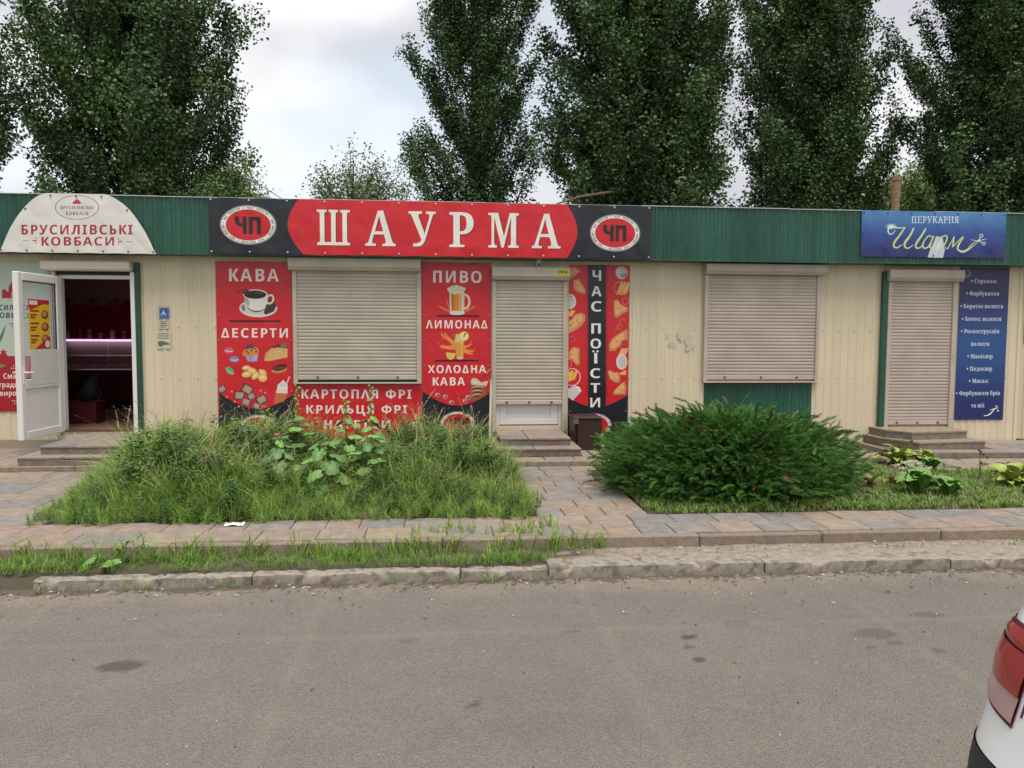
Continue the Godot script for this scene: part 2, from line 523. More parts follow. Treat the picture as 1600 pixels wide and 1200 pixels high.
func rough_block(b: MB, a: Vector3, e: Vector3, sd: int, amp: float, col: Color) -> void:
	var m := (a + e) / 2.0; var h := (e - a) / 2.0
	var step := 0.022
	var off := Vector3(sd * 3.1, sd * 1.7, 0)
	var warp := func(p: Vector3) -> Vector3:
		var l := (p - m) / h
		# worn edges: pull in where two sides meet
		var ed: float = max(0.0, abs(l.y) - 0.55) * max(0.0, abs(l.z) - 0.3) * 1.2 + max(0.0, abs(l.x) - 0.96) * 3.0
		var s := p * 7.0 + off
		var n1 := wob.get_noise_3dv(s); var n2 := wob.get_noise_3dv(s * 3.3 + Vector3(31, 7, 3))
		var chip: float = max(0.0, wob.get_noise_3dv(p * 3.7 + off) - 0.10) * 2.2
		var inward := (m - p) * Vector3(0.0 if abs(l.x) < 0.9 else 0.02, 0.30, 0.30)
		return p + inward * ed * (0.22 + chip * 2.6 + n1 * 0.5) + Vector3(n1, n2 * 0.6, n1 * 0.6 - n2 * 0.6) * amp * (0.16 + chip * 1.3)
	var face := func(k: Vector3, u: Vector3, w: Vector3) -> void:
		var nu: int = max(1, int(2.0 * u.length() / step)); var nw: int = max(1, int(2.0 * w.length() / step))
		var flip := u.cross(w).dot(k) < 0.0
		b.grid(nu, nw, func(s: float, t: float) -> Vector3: return warp.call(m + k + u * ((1.0 - s if flip else s) * 2.0 - 1.0) + w * (t * 2.0 - 1.0)),
			func(p: Vector3) -> Color:
				var n := wob.get_noise_3dv(p * 9.0 + off)
				return col * (1.0 + n * 0.3) if n < 0.2 else col * Color(0.62, 0.58, 0.54))
	face.call(Vector3(0, h.y, 0), Vector3(0, 0, h.z), Vector3(h.x, 0, 0))
	face.call(Vector3(0, 0, h.z), Vector3(h.x, 0, 0), Vector3(0, h.y, 0))
	face.call(Vector3(0, 0, -h.z), Vector3(h.x, 0, 0), Vector3(0, h.y, 0))
	face.call(Vector3(h.x, 0, 0), Vector3(0, h.y, 0), Vector3(0, 0, h.z))
	face.call(Vector3(-h.x, 0, 0), Vector3(0, h.y, 0), Vector3(0, 0, h.z))

# ---------------------------------------------------------------- paving, platform, steps
var paver_mats := []
func lay(parent: Node3D, x0: float, x1: float, z0: float, z1: float, top: float, rows: int, called := "paver") -> void:
	var d := (z1 - z0) / rows
	for j in rows:
		var x := x0
		var first := true
		while x < x1 - 0.01:
			var l: float = [0.27, 0.36, 0.36, 0.45][rg.randi() % 4]
			if first: l *= rr(0.5, 1.0)
			first = false
			if x1 - (x + l) < 0.18: l = x1 - x
			var b := MB.new()
			var y := top + rr(-0.003, 0.003)
			b.bbox(Vector3(-l / 2 + 0.004, -0.05, -d / 2 + 0.004), Vector3(l / 2 - 0.004, 0, d / 2 - 0.004), 0.006)
			var o := put(called, b.mesh(paver_mats[rg.randi() % paver_mats.size()]), parent, Vector3(x + l / 2, y, z0 + d * (j + 0.5)))
			o.rotation = Vector3(rr(-0.006, 0.006), rr(-0.004, 0.004), rr(-0.006, 0.006))
			x += l
func make_pavement() -> void:
	var tex := mottle(52, 512, [[0.012, 0.10], [0.08, 0.10]], Color(0.88, 0.88, 0.88), 0.14)
	var cols := [Color(0.36, 0.275, 0.21), Color(0.36, 0.27, 0.225), Color(0.265, 0.245, 0.235), Color(0.345, 0.285, 0.235), Color(0.37, 0.30, 0.23), Color(0.30, 0.27, 0.25), Color(0.335, 0.265, 0.22)]
	for i in cols.size():
		var m := mat("paver_%d" % i, cols[i], 0.9)
		world_tex(m, tex, 0.83 + i * 0.07)
		paver_mats.append(m)
	var jm := mat("joint_sand", Color(0.13, 0.105, 0.075), 0.95)
	var wk := Node3D.new(); wk.name = "walkway"; add_child(wk); wk.set_meta("kind", "structure")
	var b := MB.new()
	for q in [[-6.0, 8.5, 3.93, 4.55], [-6.0, -3.2, 1.45, 3.93], [0.8, 1.78, 1.45, 3.93], [7.0, 8.9, 1.22, 3.93], [5.1, 7.0, 1.22, 2.1], [2.7, 5.8, 0.0, 1.2]]:
		b.box(Vector3(q[0], -0.19, q[2]), Vector3(q[1], -0.011, q[3]))
	put("bedding", b.mesh(jm), wk)
	lay(wk, -5.6, 8.0, 3.93, 4.55, 0.0, 2)
	lay(wk, -5.8, -3.22, 1.47, 3.93, 0.0, 8)
	lay(wk, 0.8, 1.78, 1.47, 3.93, 0.0, 8)
	lay(wk, 5.1, 7.0, 1.26, 2.1, 0.0, 3)
	lay(wk, 7.0, 8.8, 1.26, 3.9, 0.0, 8)
	lay(wk, 4.2, 5.8, 0.02, 1.2, 0.0, 4)
	# raised platform along the wall
	var cm := vmat("cast_stone", 0.92)
	world_tex(cm, mottle(23, 512, [[0.015, 0.12], [0.1, 0.12]], Color(0.88, 0.88, 0.88), 0.16), 0.9)
	var pf := Node3D.new(); pf.name = "platform_pavement"; add_child(pf); pf.set_meta("kind", "structure")
	var base := MB.new()
	base.col = Color(0.16, 0.13, 0.10)
	base.box(Vector3(-7.5, -0.19, 0.0), Vector3(2.7, 0.045, 1.38))
	base.prism(PackedVector2Array([Vector2(5.83, 0.0), Vector2(5.83, 0.74), Vector2(6.1, 1.06), Vector2(8.6, 1.14), Vector2(8.6, 0)]), -0.19, 0.045)
	put("bedding", base.mesh(cm), pf)
	var x := -7.5
	while x < 2.6:
		var e := MB.new(); e.col = Color(0.33, 0.265, 0.20) * rr(0.88, 1.08)
		e.bbox(Vector3(x + 0.003, -0.15, 1.375), Vector3(min(x + 0.85, 2.7) - 0.003, 0.058, 1.455), 0.01)
		put("edging_stone", e.mesh(cm), pf)
		x += 0.85
	for q in [[5.80, 0.0, 5.80, 0.79], [5.80, 0.79, 6.07, 1.12], [6.07, 1.12, 7.3, 1.17], [7.3, 1.17, 8.62, 1.22]]:
		var e := MB.new(); e.col = Color(0.31, 0.25, 0.195) * rr(0.9, 1.05)
		var a := Vector2(q[0], q[1]); var c := Vector2(q[2], q[3])
		var d := (c - a).normalized(); var s := Vector2(d.y, -d.x) * 0.08
		e.prism(PackedVector2Array([a + d * 0.003, c - d * 0.003, c - d * 0.003 + s, a + d * 0.003 + s]), -0.15, 0.057)
		put("edging_stone", e.mesh(cm), pf)
	lay(pf, -6.4, -4.7, 0.02, 1.37, 0.058, 4)
	lay(pf, -4.7, -3.3, 1.40 - 0.30, 1.37, 0.058, 1)
	lay(pf, -3.3, 0.7, 0.72, 1.37, 0.058, 2)
	lay(pf, 0.7, 2.65, 1.13, 1.37, 0.058, 1)
	lay(pf, 1.72, 2.65, 0.02, 1.13, 0.058, 4)
	lay(pf, 7.32, 8.55, 0.02, 1.1, 0.058, 3)
	lay(pf, 6.15, 7.32, 0.86, 1.07, 0.058, 1)
	# flights of two steps in front of the three doors
	steps("brown stone slab steps up to the open shop door", [[-4.55, 1.26, -3.58, 0.26, 0.14], [-4.72, 1.42, -3.45, 0.16, 0.05]], cm)
	steps("stone steps with rust and tan slabs under the white door bottom", [[0.72, 0.90, 1.60, 0.26, 0.14], [0.66, 1.12, 1.70, 0.16, 0.05]], cm)
	var t := thing("door_steps", "angled grey stone steps below the narrow shutter beside the blue price list", "steps", Vector3(6.6, 0.05, 0.4), 0, "door steps")
	var polys := [[0.158, 0.265, [6.05, 0.0, 6.07, 0.38, 6.28, 0.66, 7.14, 0.54, 7.14, 0.0]], [0.05, 0.157, [5.97, 0.0, 5.99, 0.36, 6.24, 0.88, 7.24, 0.77, 7.24, 0.0]]]
	for q in polys:
		var s := MB.new(); s.col = Color(0.27, 0.225, 0.18)
		var pl := PackedVector2Array()
		for i in range(0, q[2].size(), 2): pl.append(Vector2(q[2][i] - 6.6, q[2][i + 1] - 0.4))
		s.prism(pl, q[0] - 0.05, q[1] - 0.05 - 0.022)
		put("step", s.mesh(cm), t)
		var tr := MB.new(); tr.col = Color(0.36, 0.29, 0.215)
		var big := Geometry2D.offset_polygon(pl, 0.008)[0]
		tr.prism(big, q[1] - 0.05 - 0.021, q[1] - 0.05)
		put("tread", tr.mesh(cm), t)
func steps(label: String, list: Array, cm: Material) -> void:
	var l: Array = list[list.size() - 1]
	var o := Vector3((l[0] + l[2]) / 2, 0.05, 0.6)
	var t := thing("door_steps", label, "steps", o, 0, "door steps")
	for q in list:
		var st := node("step", t)
		var s := MB.new(); s.col = Color(0.25, 0.20, 0.165) * rr(0.9, 1.1)
		s.bbox(Vector3(q[0], q[4] + 0.004, 0.002) - o, Vector3(q[2], q[3] - 0.03, q[1]) - o, 0.006)
		put("riser", s.mesh(cm), st)
		var x: float = q[0] - 0.006
		while x < q[2] - 0.1:
			var w := rr(0.33, 0.5)
			if q[2] - (x + w) < 0.2: w = q[2] + 0.006 - x
			for z in [[0.02, (q[1] + 0.01) * 0.62], [(q[1] + 0.01) * 0.62, q[1] + 0.012]]:
				var b := MB.new()
				b.bbox(Vector3(x + 0.003, q[3] - 0.03, z[0] + 0.003) - o, Vector3(x + w - 0.003, q[3], z[1] - 0.003) - o, 0.007)
				put("tread_slab", b.mesh(paver_mats[[1, 6, 3, 6, 2][rg.randi() % 5]]), st)
			x += w

# ---------------------------------------------------------------- the building
var house: Node3D
func corr(b: MB, x0: float, x1: float, y0: float, y1: float, z: float, pitch: float, h: float) -> void:
	# trapezoid sheet, ribs at fixed stations along x
	var st := [[0.0, 0.0], [0.52, 0.0], [0.64, 1.0], [0.88, 1.0], [1.0, 0.0]]
	var at := func(x: float) -> float:
		var f := fposmod(x / pitch, 1.0)
		for i in 4:
			if f <= st[i + 1][0]: return z + h * lerpf(st[i][1], st[i + 1][1], (f - st[i][0]) / (st[i + 1][0] - st[i][0]))
		return z
	var xs := [x0]
	for k in range(int(floor(x0 / pitch)), int(ceil(x1 / pitch)) + 1):
		for q in [0.0, 0.52, 0.64, 0.88]:
			var x: float = (k + q) * pitch
			if x > x0 + 0.001 and x < x1 - 0.001: xs.append(x)
	xs.append(x1)
	for i in xs.size() - 1:
		var a: float = xs[i]; var c: float = xs[i + 1]
		b.quad(Vector3(a, y0, at.call(a)), Vector3(c, y0, at.call(c)), Vector3(c, y1, at.call(c)), Vector3(a, y1, at.call(a)))
func sheets(called: String, x0: float, x1: float, y0: float, y1: float, z: float, holes: Array, m: Material, pitch: float, h: float, screw: Material) -> void:
	var cuts := [x0, x1]
	var x := x0
	while x < x1:
		cuts.append(x); x += 1.15
	for q in holes:
		cuts.append(q[0]); cuts.append(q[1])
	cuts.sort()
	for i in cuts.size() - 1:
		var a: float = cuts[i]; var c: float = cuts[i + 1]
		if c - a < 0.01: continue
		var spans := [[y0, y1]]
		for q in holes:
			if q[0] < (a + c) / 2 and q[1] > (a + c) / 2:
				var nx := []
				for s in spans:
					if q[2] > s[0] + 0.01: nx.append([s[0], q[2]])
					if q[3] < s[1] - 0.01: nx.append([q[3], s[1]])
				spans = nx
		for s in spans:
			var b := MB.new()
			corr(b, a, c, s[0], s[1], z + rr(0.0, 0.0015), pitch, h)
			var o := put(called, b.mesh(m), house)
			if screw == null or s[1] - s[0] < 1.0: continue
			for yy in [0.95, 1.62]:
				var k := ceilf(a / (pitch * 2.0))
				while k * pitch * 2.0 + pitch * 0.3 < c - 0.02:
					var sc := MB.new()
					sc.bbox(Vector3(-0.008, -0.008, 0), Vector3(0.008, 0.008, 0.007), 0.004)
					put("screw", sc.mesh(screw), o, Vector3(k * pitch * 2.0 + pitch * 0.3, yy, z))
					k += 1.0
func wall_box(called: String, a: Vector3, b: Vector3, m: Material, r := 0.0, parent: Node3D = null) -> MeshInstance3D:
	var s := MB.new()
	s.bbox(a, b, r)
	return put(called, s.mesh(m), house if parent == null else parent)
func make_building() -> void:
	house = thing("kiosk_building", "long low kiosk of cream ribbed sheets with a dark green fascia", "kiosk")
	var cream := mat("cream_sheet", Color(0.74, 0.645, 0.475), 0.5)
	world_tex(cream, mottle(3, 1024, [[0.003, 0.03]], Color(0.93, 0.925, 0.915), 0.015, 0.035), 6.0)
	var green := mat("green_sheet", Color(0.016, 0.098, 0.062), 0.42)
	world_tex(green, mottle(4, 512, [[0.006, 0.10], [0.05, 0.08]], Color(0.90, 0.90, 0.90), 0.03, 0.14), 4.0)
	var dark := mat("dark_board", Color(0.03, 0.03, 0.028), 0.8)
	var zinc := mat("zinc_screw", Color(0.35, 0.33, 0.29), 0.45, 0.6)
	var holes := [[-4.90, -3.92, 0.275, 2.36], [0.69, 1.68, 0.31, 2.32], [3.62, 5.185, -1.0, 0.915]]
	sheets("wall_panel", -7.5, 8.27, 0.0, 2.58, 0.0, holes, cream, 0.115, 0.0085, zinc)
	sheets("apron_panel", 3.62, 5.185, 0.0, 0.912, 0.0, [], green, 0.115, 0.010, null)
	# what the sheets are fixed to
	var core := mat("wall_core", Color(0.45, 0.40, 0.33), 0.9)
	for q in [[-7.48, -4.90, 0.0, 2.58], [-3.92, 0.69, 0.0, 2.58], [1.68, 8.25, 0.0, 2.58], [-4.90, -3.92, 2.33, 2.58], [-4.90, -3.92, 0.0, 0.272], [0.69, 1.68, 2.30, 2.58], [0.69, 1.68, 0.0, 0.30]]:
		wall_box("wall_core", Vector3(q[0], q[2], -0.12), Vector3(q[1], q[3], -0.004), core)
	wall_box("end_wall", Vector3(8.17, 0.0, -5.0), Vector3(8.26, 2.58, -0.12), cream)
	wall_box("end_wall", Vector3(-7.48, 0.0, -5.0), Vector3(-7.39, 2.58, -0.12), cream)
	wall_box("back_wall", Vector3(-7.48, 0.0, -5.1), Vector3(8.26, 2.58, -5.0), cream)
	wall_box("corner_trim", Vector3(8.235, 0.0, -0.05), Vector3(8.285, 2.545, 0.018), cream, 0.004)
	wall_box("roof", Vector3(-7.6, 2.582, -5.2), Vector3(8.5, 2.68, 0.235), mat("roof_felt", Color(0.10, 0.10, 0.095), 0.9))
	wall_box("parapet", Vector3(-7.6, 2.684, 0.12), Vector3(8.5, 3.235, 0.236), dark)
	sheets("fascia_panel", -7.62, 8.52, 2.552, 3.25, 0.245, [], green, 0.115, 0.012, null)
	# pressed metal along the top and the foot of the fascia
	var cap := mat("cap_metal", Color(0.40, 0.43, 0.42), 0.5, 0.2)
	var x := -7.62
	var i := 0
	while x < 8.5:
		var l: float = min(2.05, 8.53 - x)
		wall_box("cap_flashing", Vector3(x, 3.247 + (i % 2) * 0.003, 0.10), Vector3(x + l - 0.004, 3.258 + (i % 2) * 0.004, 0.266 + (i % 3) * 0.002), cap, 0.002)
		wall_box("drip_flashing", Vector3(x, 2.540, 0.012), Vector3(x + l - 0.002, 2.551, 0.262 + (i % 2) * 0.0015), green, 0.002)
		x += l; i += 1
	# foot of the wall
	wall_box("plinth", Vector3(-7.5, 0.0, 0.013), Vector3(-4.75, 0.17, 0.034), mat("plinth", Color(0.30, 0.25, 0.19), 0.85), 0.004)
	# roller shutters
	var beige := mat("shutter_beige", Color(0.58, 0.515, 0.43), 0.38)
	world_tex(beige, mottle(14, 512, [[0.008, 0.06]], Color(0.91, 0.905, 0.90), 0.02), 2.3)
	var pink := mat("shutter_pinkish", Color(0.57, 0.48, 0.42), 0.38)
	world_tex(pink, mottle(15, 512, [[0.008, 0.06]], Color(0.91, 0.905, 0.90), 0.02), 2.6)
	var white := mat("white_plastic", Color(0.72, 0.71, 0.68), 0.35)
	shutter(-1.985, -0.282, 2.37, 2.538, [-1.95, -1.895, -0.335, -0.278], 0.945, 2.372, 0.046, beige, beige, 0.905, "broad shut roller shutter between red banners")
	shutter(0.664, 1.702, 2.275, 2.447, [0.668, 0.722, 1.626, 1.682], 0.605, 2.277, 0.046, beige, beige, 0.0, "roller shutter stopped short of the white door bottom")
	shutter(3.58, 5.29, 2.382, 2.530, [3.588, 3.645, 5.192, 5.238], 0.942, 2.384, 0.046, pink, pink, 0.912, "shut roller shutter above the green apron")
	shutter(6.20, 7.295, 2.318, 2.482, [6.232, 6.290, 7.196, 7.262], 0.295, 2.32, 0.046, pink, pink, 0.0, "narrow shut roller shutter next to blue list")
	wall_box("shutter_post", Vector3(6.150, 0.10, 0.012), Vector3(6.229, 2.45, 0.075), green, 0.004)
	# white door whose foot shows under the half lowered shutter
	var d2 := node("door", house)
	wall_box("frame", Vector3(0.725, 0.305, -0.10), Vector3(0.775, 2.29, -0.012), white, 0.004, d2)
	wall_box("frame", Vector3(1.585, 0.305, -0.10), Vector3(1.64, 2.29, -0.012), white, 0.004, d2)
	wall_box("rail", Vector3(0.777, 0.318, -0.075), Vector3(1.583, 0.405, -0.022), white, 0.006, d2)
	wall_box("stile", Vector3(0.777, 0.407, -0.075), Vector3(0.875, 2.27, -0.022), white, 0.006, d2)
	wall_box("stile", Vector3(1.475, 0.407, -0.075), Vector3(1.583, 2.27, -0.022), white, 0.006, d2)
	wall_box("infill", Vector3(0.877, 0.407, -0.066), Vector3(1.473, 2.27, -0.036), white, 0.003, d2)
	# the shop's entrance: shutter box, guides, frame, leaf swung out
	var d1 := node("shop_door", house)
	wall_box("shutter_box", Vector3(-5.045, 2.328, 0.012), Vector3(-3.945, 2.458, 0.16), mat("box_cream", Color(0.62, 0.56, 0.46), 0.4), 0.022, d1)
	wall_box("guide_rail", Vector3(-3.99, 0.225, -0.02), Vector3(-3.937, 2.326, 0.055), white, 0.006, d1)
	wall_box("guide_rail", Vector3(-4.955, 0.225, 0.012), Vector3(-4.905, 2.326, 0.055), mat("box_cream", Color.WHITE), 0.006, d1)
	wall_box("side_post", Vector3(-3.934, 0.20, 0.011), Vector3(-3.872, 2.45, 0.05), green, 0.004, d1)
	wall_box("frame", Vector3(-4.902, 0.28, -0.10), Vector3(-4.86, 2.3, -0.01), white, 0.006, d1)
	wall_box("frame", Vector3(-4.858, 2.236, -0.10), Vector3(-3.992, 2.3, -0.01), white, 0.006, d1)
	wall_box("shutter_edge", Vector3(-4.90, 2.285, -0.006), Vector3(-3.992, 2.326, 0.02), dark, 0.003, d1)
	wall_box("sill", Vector3(-4.90, 0.268, -0.10), Vector3(-3.94, 0.286, 0.02), mat("sill_brown", Color(0.10, 0.05, 0.035), 0.6), 0.003, d1)
	var leaf := node("door_leaf", house, Vector3(-4.865, 0.275, 0.07))
	leaf.rotation_degrees.y = -94.5
	for q in [["stile", 0.0, 0.09, 0.0, 1.98], ["stile", 0.77, 0.86, 0.0, 1.98], ["rail", 0.0915, 0.7685, 1.88, 1.98], ["rail", 0.0915, 0.7685, 0.60, 0.72], ["rail", 0.0915, 0.7685, 0.0, 0.10]]:
		wall_box(q[0], Vector3(q[1], q[3], -0.035), Vector3(q[2], q[4], 0.035), white, 0.008, leaf)
	wall_box("panel", Vector3(0.0915, 0.1015, -0.018), Vector3(0.7685, 0.5985, 0.018), white, 0.003, leaf)
	var gk := mat("gasket", Color(0.02, 0.02, 0.02), 0.7)
	for q in [[0.0915, 0.100, 0.722, 1.878], [0.760, 0.7685, 0.722, 1.878], [0.1005, 0.7595, 0.722, 0.730], [0.1005, 0.7595, 1.870, 1.878]]:
		wall_box("gasket", Vector3(q[0], q[2], -0.022), Vector3(q[1], q[3], 0.022), gk, 0.0, leaf)
	wall_box("pane", Vector3(0.1005, 0.7305, -0.009), Vector3(0.7595, 1.8695, 0.009), glass(), 0.0, leaf)
	var hd := MB.new()
	hd.tube([Vector3(0.815, 0.80, -0.036), Vector3(0.815, 0.80, -0.075), Vector3(0.81, 0.80, -0.085), Vector3(0.69, 0.795, -0.085)], [0.011, 0.011, 0.011, 0.010], 8)
	hd.bbox(Vector3(0.798, 0.66, -0.044), Vector3(0.832, 0.86, -0.0355), 0.004)
	hd.tube([Vector3(0.815, 0.80, 0.036), Vector3(0.815, 0.80, 0.085), Vector3(0.69, 0.795, 0.085)], [0.011, 0.011, 0.010], 8)
	put("handle", hd.mesh(white), leaf)
	for yy in [0.18, 1.0, 1.8]:
		wall_box("hinge", Vector3(-0.022, yy - 0.045, -0.01), Vector3(-0.0015, yy + 0.045, 0.03), white, 0.006, leaf)
func glass() -> StandardMaterial3D:
	var m := mat("pane_glass", Color(0.75, 0.82, 0.80), 0.03)
	m.transparency = BaseMaterial3D.TRANSPARENCY_ALPHA
	m.albedo_color.a = 0.16
	m.metallic_specular = 0.6
	return m
func shutter(hx0: float, hx1: float, hy0: float, hy1: float, g: Array, y0: float, y1: float, pitch: float, m: Material, hm: Material, sill: float, label: String) -> void:
	var n := node("roller_shutter", house)
	n.set_meta("label", label)
	var b := MB.new()
	# box with a sloped lower front
	var pf := [Vector2(0.012, hy0), Vector2(0.12, hy0), Vector2(0.155, hy0 + 0.05), Vector2(0.155, hy1 - 0.012), Vector2(0.143, hy1), Vector2(0.012, hy1)]
	for i in pf.size():
		var p: Vector2 = pf[i]; var q: Vector2 = pf[(i + 1) % pf.size()]
		b.quad(Vector3(hx0, p.y, p.x), Vector3(hx0, q.y, q.x), Vector3(hx1, q.y, q.x), Vector3(hx1, p.y, p.x))
		if i > 0 and i < pf.size() - 1:
			for xx in [hx0, hx1]: b.tri(Vector3(xx, pf[0].y, pf[0].x), Vector3(xx, p.y, p.x), Vector3(xx, q.y, q.x))
	put("housing", b.mesh(hm), n)
	var gy := sill if sill > 0.0 else 0.225
	for i in [0, 2]:
		wall_box("guide_rail", Vector3(g[i], gy, 0.011), Vector3(g[i + 1], hy0 - 0.002, 0.07), hm, 0.006, n)
		var sc := MB.new()
		for yy in [gy + 0.15, (gy + hy0) / 2, hy0 - 0.2]: sc.bbox(Vector3((g[i] + g[i + 1]) / 2 - 0.008, yy - 0.008, 0.069), Vector3((g[i] + g[i + 1]) / 2 + 0.008, yy + 0.008, 0.074), 0.003)
		put("screw", sc.mesh(mat("zinc_screw", Color.WHITE)), n)
	# curtain of narrow slats: each a shallow arch with a slit below it
	var c := MB.new()
	var y := y0 + 0.058
	var x0: float = g[1] - 0.012; var x1: float = g[2] + 0.012
	var pts := [[0.0, 0.030], [0.002, 0.040], [0.012, 0.0455], [0.023, 0.0465], [0.034, 0.0445], [0.0425, 0.038], [0.044, 0.030]]
	var wav := 0
	while y < y1:
		var z := rr(-0.0008, 0.0008)
		for i in pts.size() - 1:
			var a: Array = pts[i]; var e: Array = pts[i + 1]
			var na := Vector3(0, -0.6 + 1.2 * i / 6.0, 1).normalized(); var nb := Vector3(0, -0.6 + 1.2 * (i + 1) / 6.0, 1).normalized()
			var q := [Vector3(x0, y + a[0], a[1] + z), Vector3(x1, y + a[0], a[1] + z), Vector3(x1, y + e[0], e[1] + z), Vector3(x0, y + e[0], e[1] + z)]
			for k in [[0, na], [2, nb], [1, na], [0, na], [3, nb], [2, nb]]: c.vert(q[k[0]], k[1], Vector2.ZERO, Color.WHITE)
		y += pitch; wav += 1
	c.quad(Vector3(x0, y0, 0.028), Vector3(x1, y0, 0.028), Vector3(x1, y1, 0.028), Vector3(x0, y1, 0.028))
	var sl := put("slat_curtain", c.mesh(m), n)
	sl.set_meta("kind", "stuff")
	wall_box("bottom_bar", Vector3(x0, y0 - 0.004, 0.026), Vector3(x1, y0 + 0.056, 0.048), hm, 0.005, n)
	var lk := MB.new()
	for f in [0.17, 0.5, 0.83]:
		var xx := lerpf(x0, x1, f)
		lk.bbox(Vector3(xx - 0.016, y0 + 0.012, 0.047), Vector3(xx + 0.016, y0 + 0.042, 0.056), 0.006)
	put("lock", lk.mesh(mat("lock_metal", Color(0.12, 0.11, 0.10), 0.4, 0.5)), n)
	if sill > 0.0:
		wall_box("sill", Vector3(g[0], sill - 0.018, 0.011), Vector3(g[3], sill - 0.001, 0.085), hm, 0.004, n)

# ---------------------------------------------------------------- inside the open shop
func make_shop() -> void:
	var red := Color8(196, 34, 48)
	wall_box("shop_floor", Vector3(-7.38, 0.2, -4.5), Vector3(-3.3, 0.278, -0.122), mat("shop_floor", Color(0.22, 0.125, 0.085), 0.5))
	wall_box("shop_ceiling", Vector3(-7.38, 2.5, -4.5), Vector3(-3.3, 2.56, -0.122), mat("shop_ceiling", Color(0.55, 0.53, 0.50), 0.8))
	var dr := mat("shop_wall", Color(0.22, 0.05, 0.05), 0.7)
	wall_box("shop_side_wall", Vector3(-3.36, 0.28, -4.5), Vector3(-3.3, 2.498, -0.122), dr)
	wall_box("shop_side_wall", Vector3(-7.38, 0.28, -4.5), Vector3(-7.30, 2.498, -0.122), dr)
	var P := Print.new(-7.3, 0.28, -3.36, 2.498, 150, red)
	P.A = [1, 0, 0, 0, -1, 0]
	P.rect(-7.3, -2.498, -3.3, -2.05, Color8(206, 180, 172))
	var x := -7.25
	while x < -3.3:   # stitched ornament along the seam
		for q in [[0.0, 0.0], [-0.05, 0.05], [0.05, 0.05], [0.0, 0.1], [-0.1, 0.0], [0.1, 0.0], [0.0, 0.05]]:
			var cx: float = x + q[0]; var cy: float = -2.07 - q[1]
			P.poly([cx - 0.035, cy, cx, cy - 0.035, cx + 0.035, cy, cx, cy + 0.035], red)
		x += 0.42
	P.oval(-5.62, -1.68, 0.50, 0.50, Color8(176, 92, 88)); P.oval(-5.62, -1.68, 0.46, 0.46, red)
	var pm := mat("shop_print", Color.WHITE, 0.6); pm.albedo_texture = P.done()
	var b := MB.new()
	b.grid(1, 1, func(u: float, w: float) -> Vector3: return Vector3(lerpf(-7.3, -3.36, u), lerpf(0.28, 2.498, w), -4.44))
	put("printed_wall", b.mesh(pm), house)
	wall_box("shop_back_wall", Vector3(-7.38, 0.2, -4.6), Vector3(-3.3, 2.56, -4.502), dr)
	# the glazed meat counter with its lit tube
	var c := thing("display_counter", "dark red glazed meat counter with a glowing pink tube", "counter", Vector3(-5.6, 0.28, -3.3))
	var maroon := mat("counter_maroon", Color(0.09, 0.012, 0.016), 0.4)
	var steel := mat("counter_steel", Color(0.45, 0.42, 0.42), 0.3, 0.8)
	wall_box("base", Vector3(-1.3, 0.10, -0.35), Vector3(0.9, 0.62, 0.30), maroon, 0.01, c)
	wall_box("kick_plate", Vector3(-1.28, 0.002, -0.33), Vector3(0.88, 0.098, 0.24), mat("counter_kick", Color(0.03, 0.02, 0.02), 0.6), 0.0, c)
	wall_box("bumper_rail", Vector3(-1.3, 0.622, 0.22), Vector3(0.9, 0.66, 0.315), steel, 0.008, c)
	wall_box("deck", Vector3(-1.3, 0.622, -0.35), Vector3(0.9, 0.66, 0.218), steel, 0.004, c)
	wall_box("glass_front", Vector3(-1.3, 0.662, 0.235), Vector3(0.9, 1.12, 0.243), glass(), 0.0, c)
	wall_box("top_shelf", Vector3(-1.3, 1.122, -0.35), Vector3(0.9, 1.134, 0.29), glass(), 0.0, c)
	wall_box("glass_trim", Vector3(-1.3, 0.875, 0.246), Vector3(0.9, 0.89, 0.262), steel, 0.003, c)
	for xx in [-1.28, -0.2, 0.88]: wall_box("post", Vector3(xx - 0.012, 0.662, -0.33), Vector3(xx + 0.012, 1.12, -0.306), steel, 0.003, c)
	var lm := mat("light_tube", Color(0.9, 0.6, 0.85), 0.4)
	lm.emission_enabled = true; lm.emission = Color(1.0, 0.66, 0.94); lm.emission_energy_multiplier = 0.75
	var tb := MB.new()
	tb.tube([Vector3(-0.62, 1.145, 0.27), Vector3(0.9, 1.145, 0.27)], [0.012, 0.012], 8)
	put("light_tube", tb.mesh(lm), c)
	var al := AreaLight3D.new()
	al.name = "light_tube_glow"; c.add_child(al)
	al.position = Vector3(0.14, 1.128, 0.295)
	al.rotation_degrees = Vector3(-50, 0, 0)
	al.area_size = Vector2(1.5, 0.024)
	al.light_color = Color(1.0, 0.78, 0.88); al.light_energy = 0.05; al.area_range = 8.0; al.shadow_enabled = true
	var meat := [Color(0.16, 0.04, 0.03), Color(0.24, 0.07, 0.05), Color(0.12, 0.03, 0.02), Color(0.30, 0.14, 0.10)]
	for i in 16:
		var s := MB.new()
		var pts := []; var rad := []
		for k in 7:
			var t := k / 6.0
			pts.append(Vector3((t - 0.5) * 0.16, 0.035 + sin(t * PI) * 0.01, sin(t * PI) * 0.03)); rad.append(0.03 * pow(sin(PI * clampf(t, 0.06, 0.94)), 0.35))
		s.tube(pts, rad, 8)
		var o := put("sausage", s.mesh(mat("meat_%d" % (i % 4), meat[i % 4], 0.4)), null, Vector3(-6.75 + i * 0.127, 0.94, -3.25 + (i % 3) * 0.05))
		o.rotation.y = rr(0.9, 1.6)
		tag(o, "short smoked sausage lying in the lit counter", "sausage", "sausages in the counter")
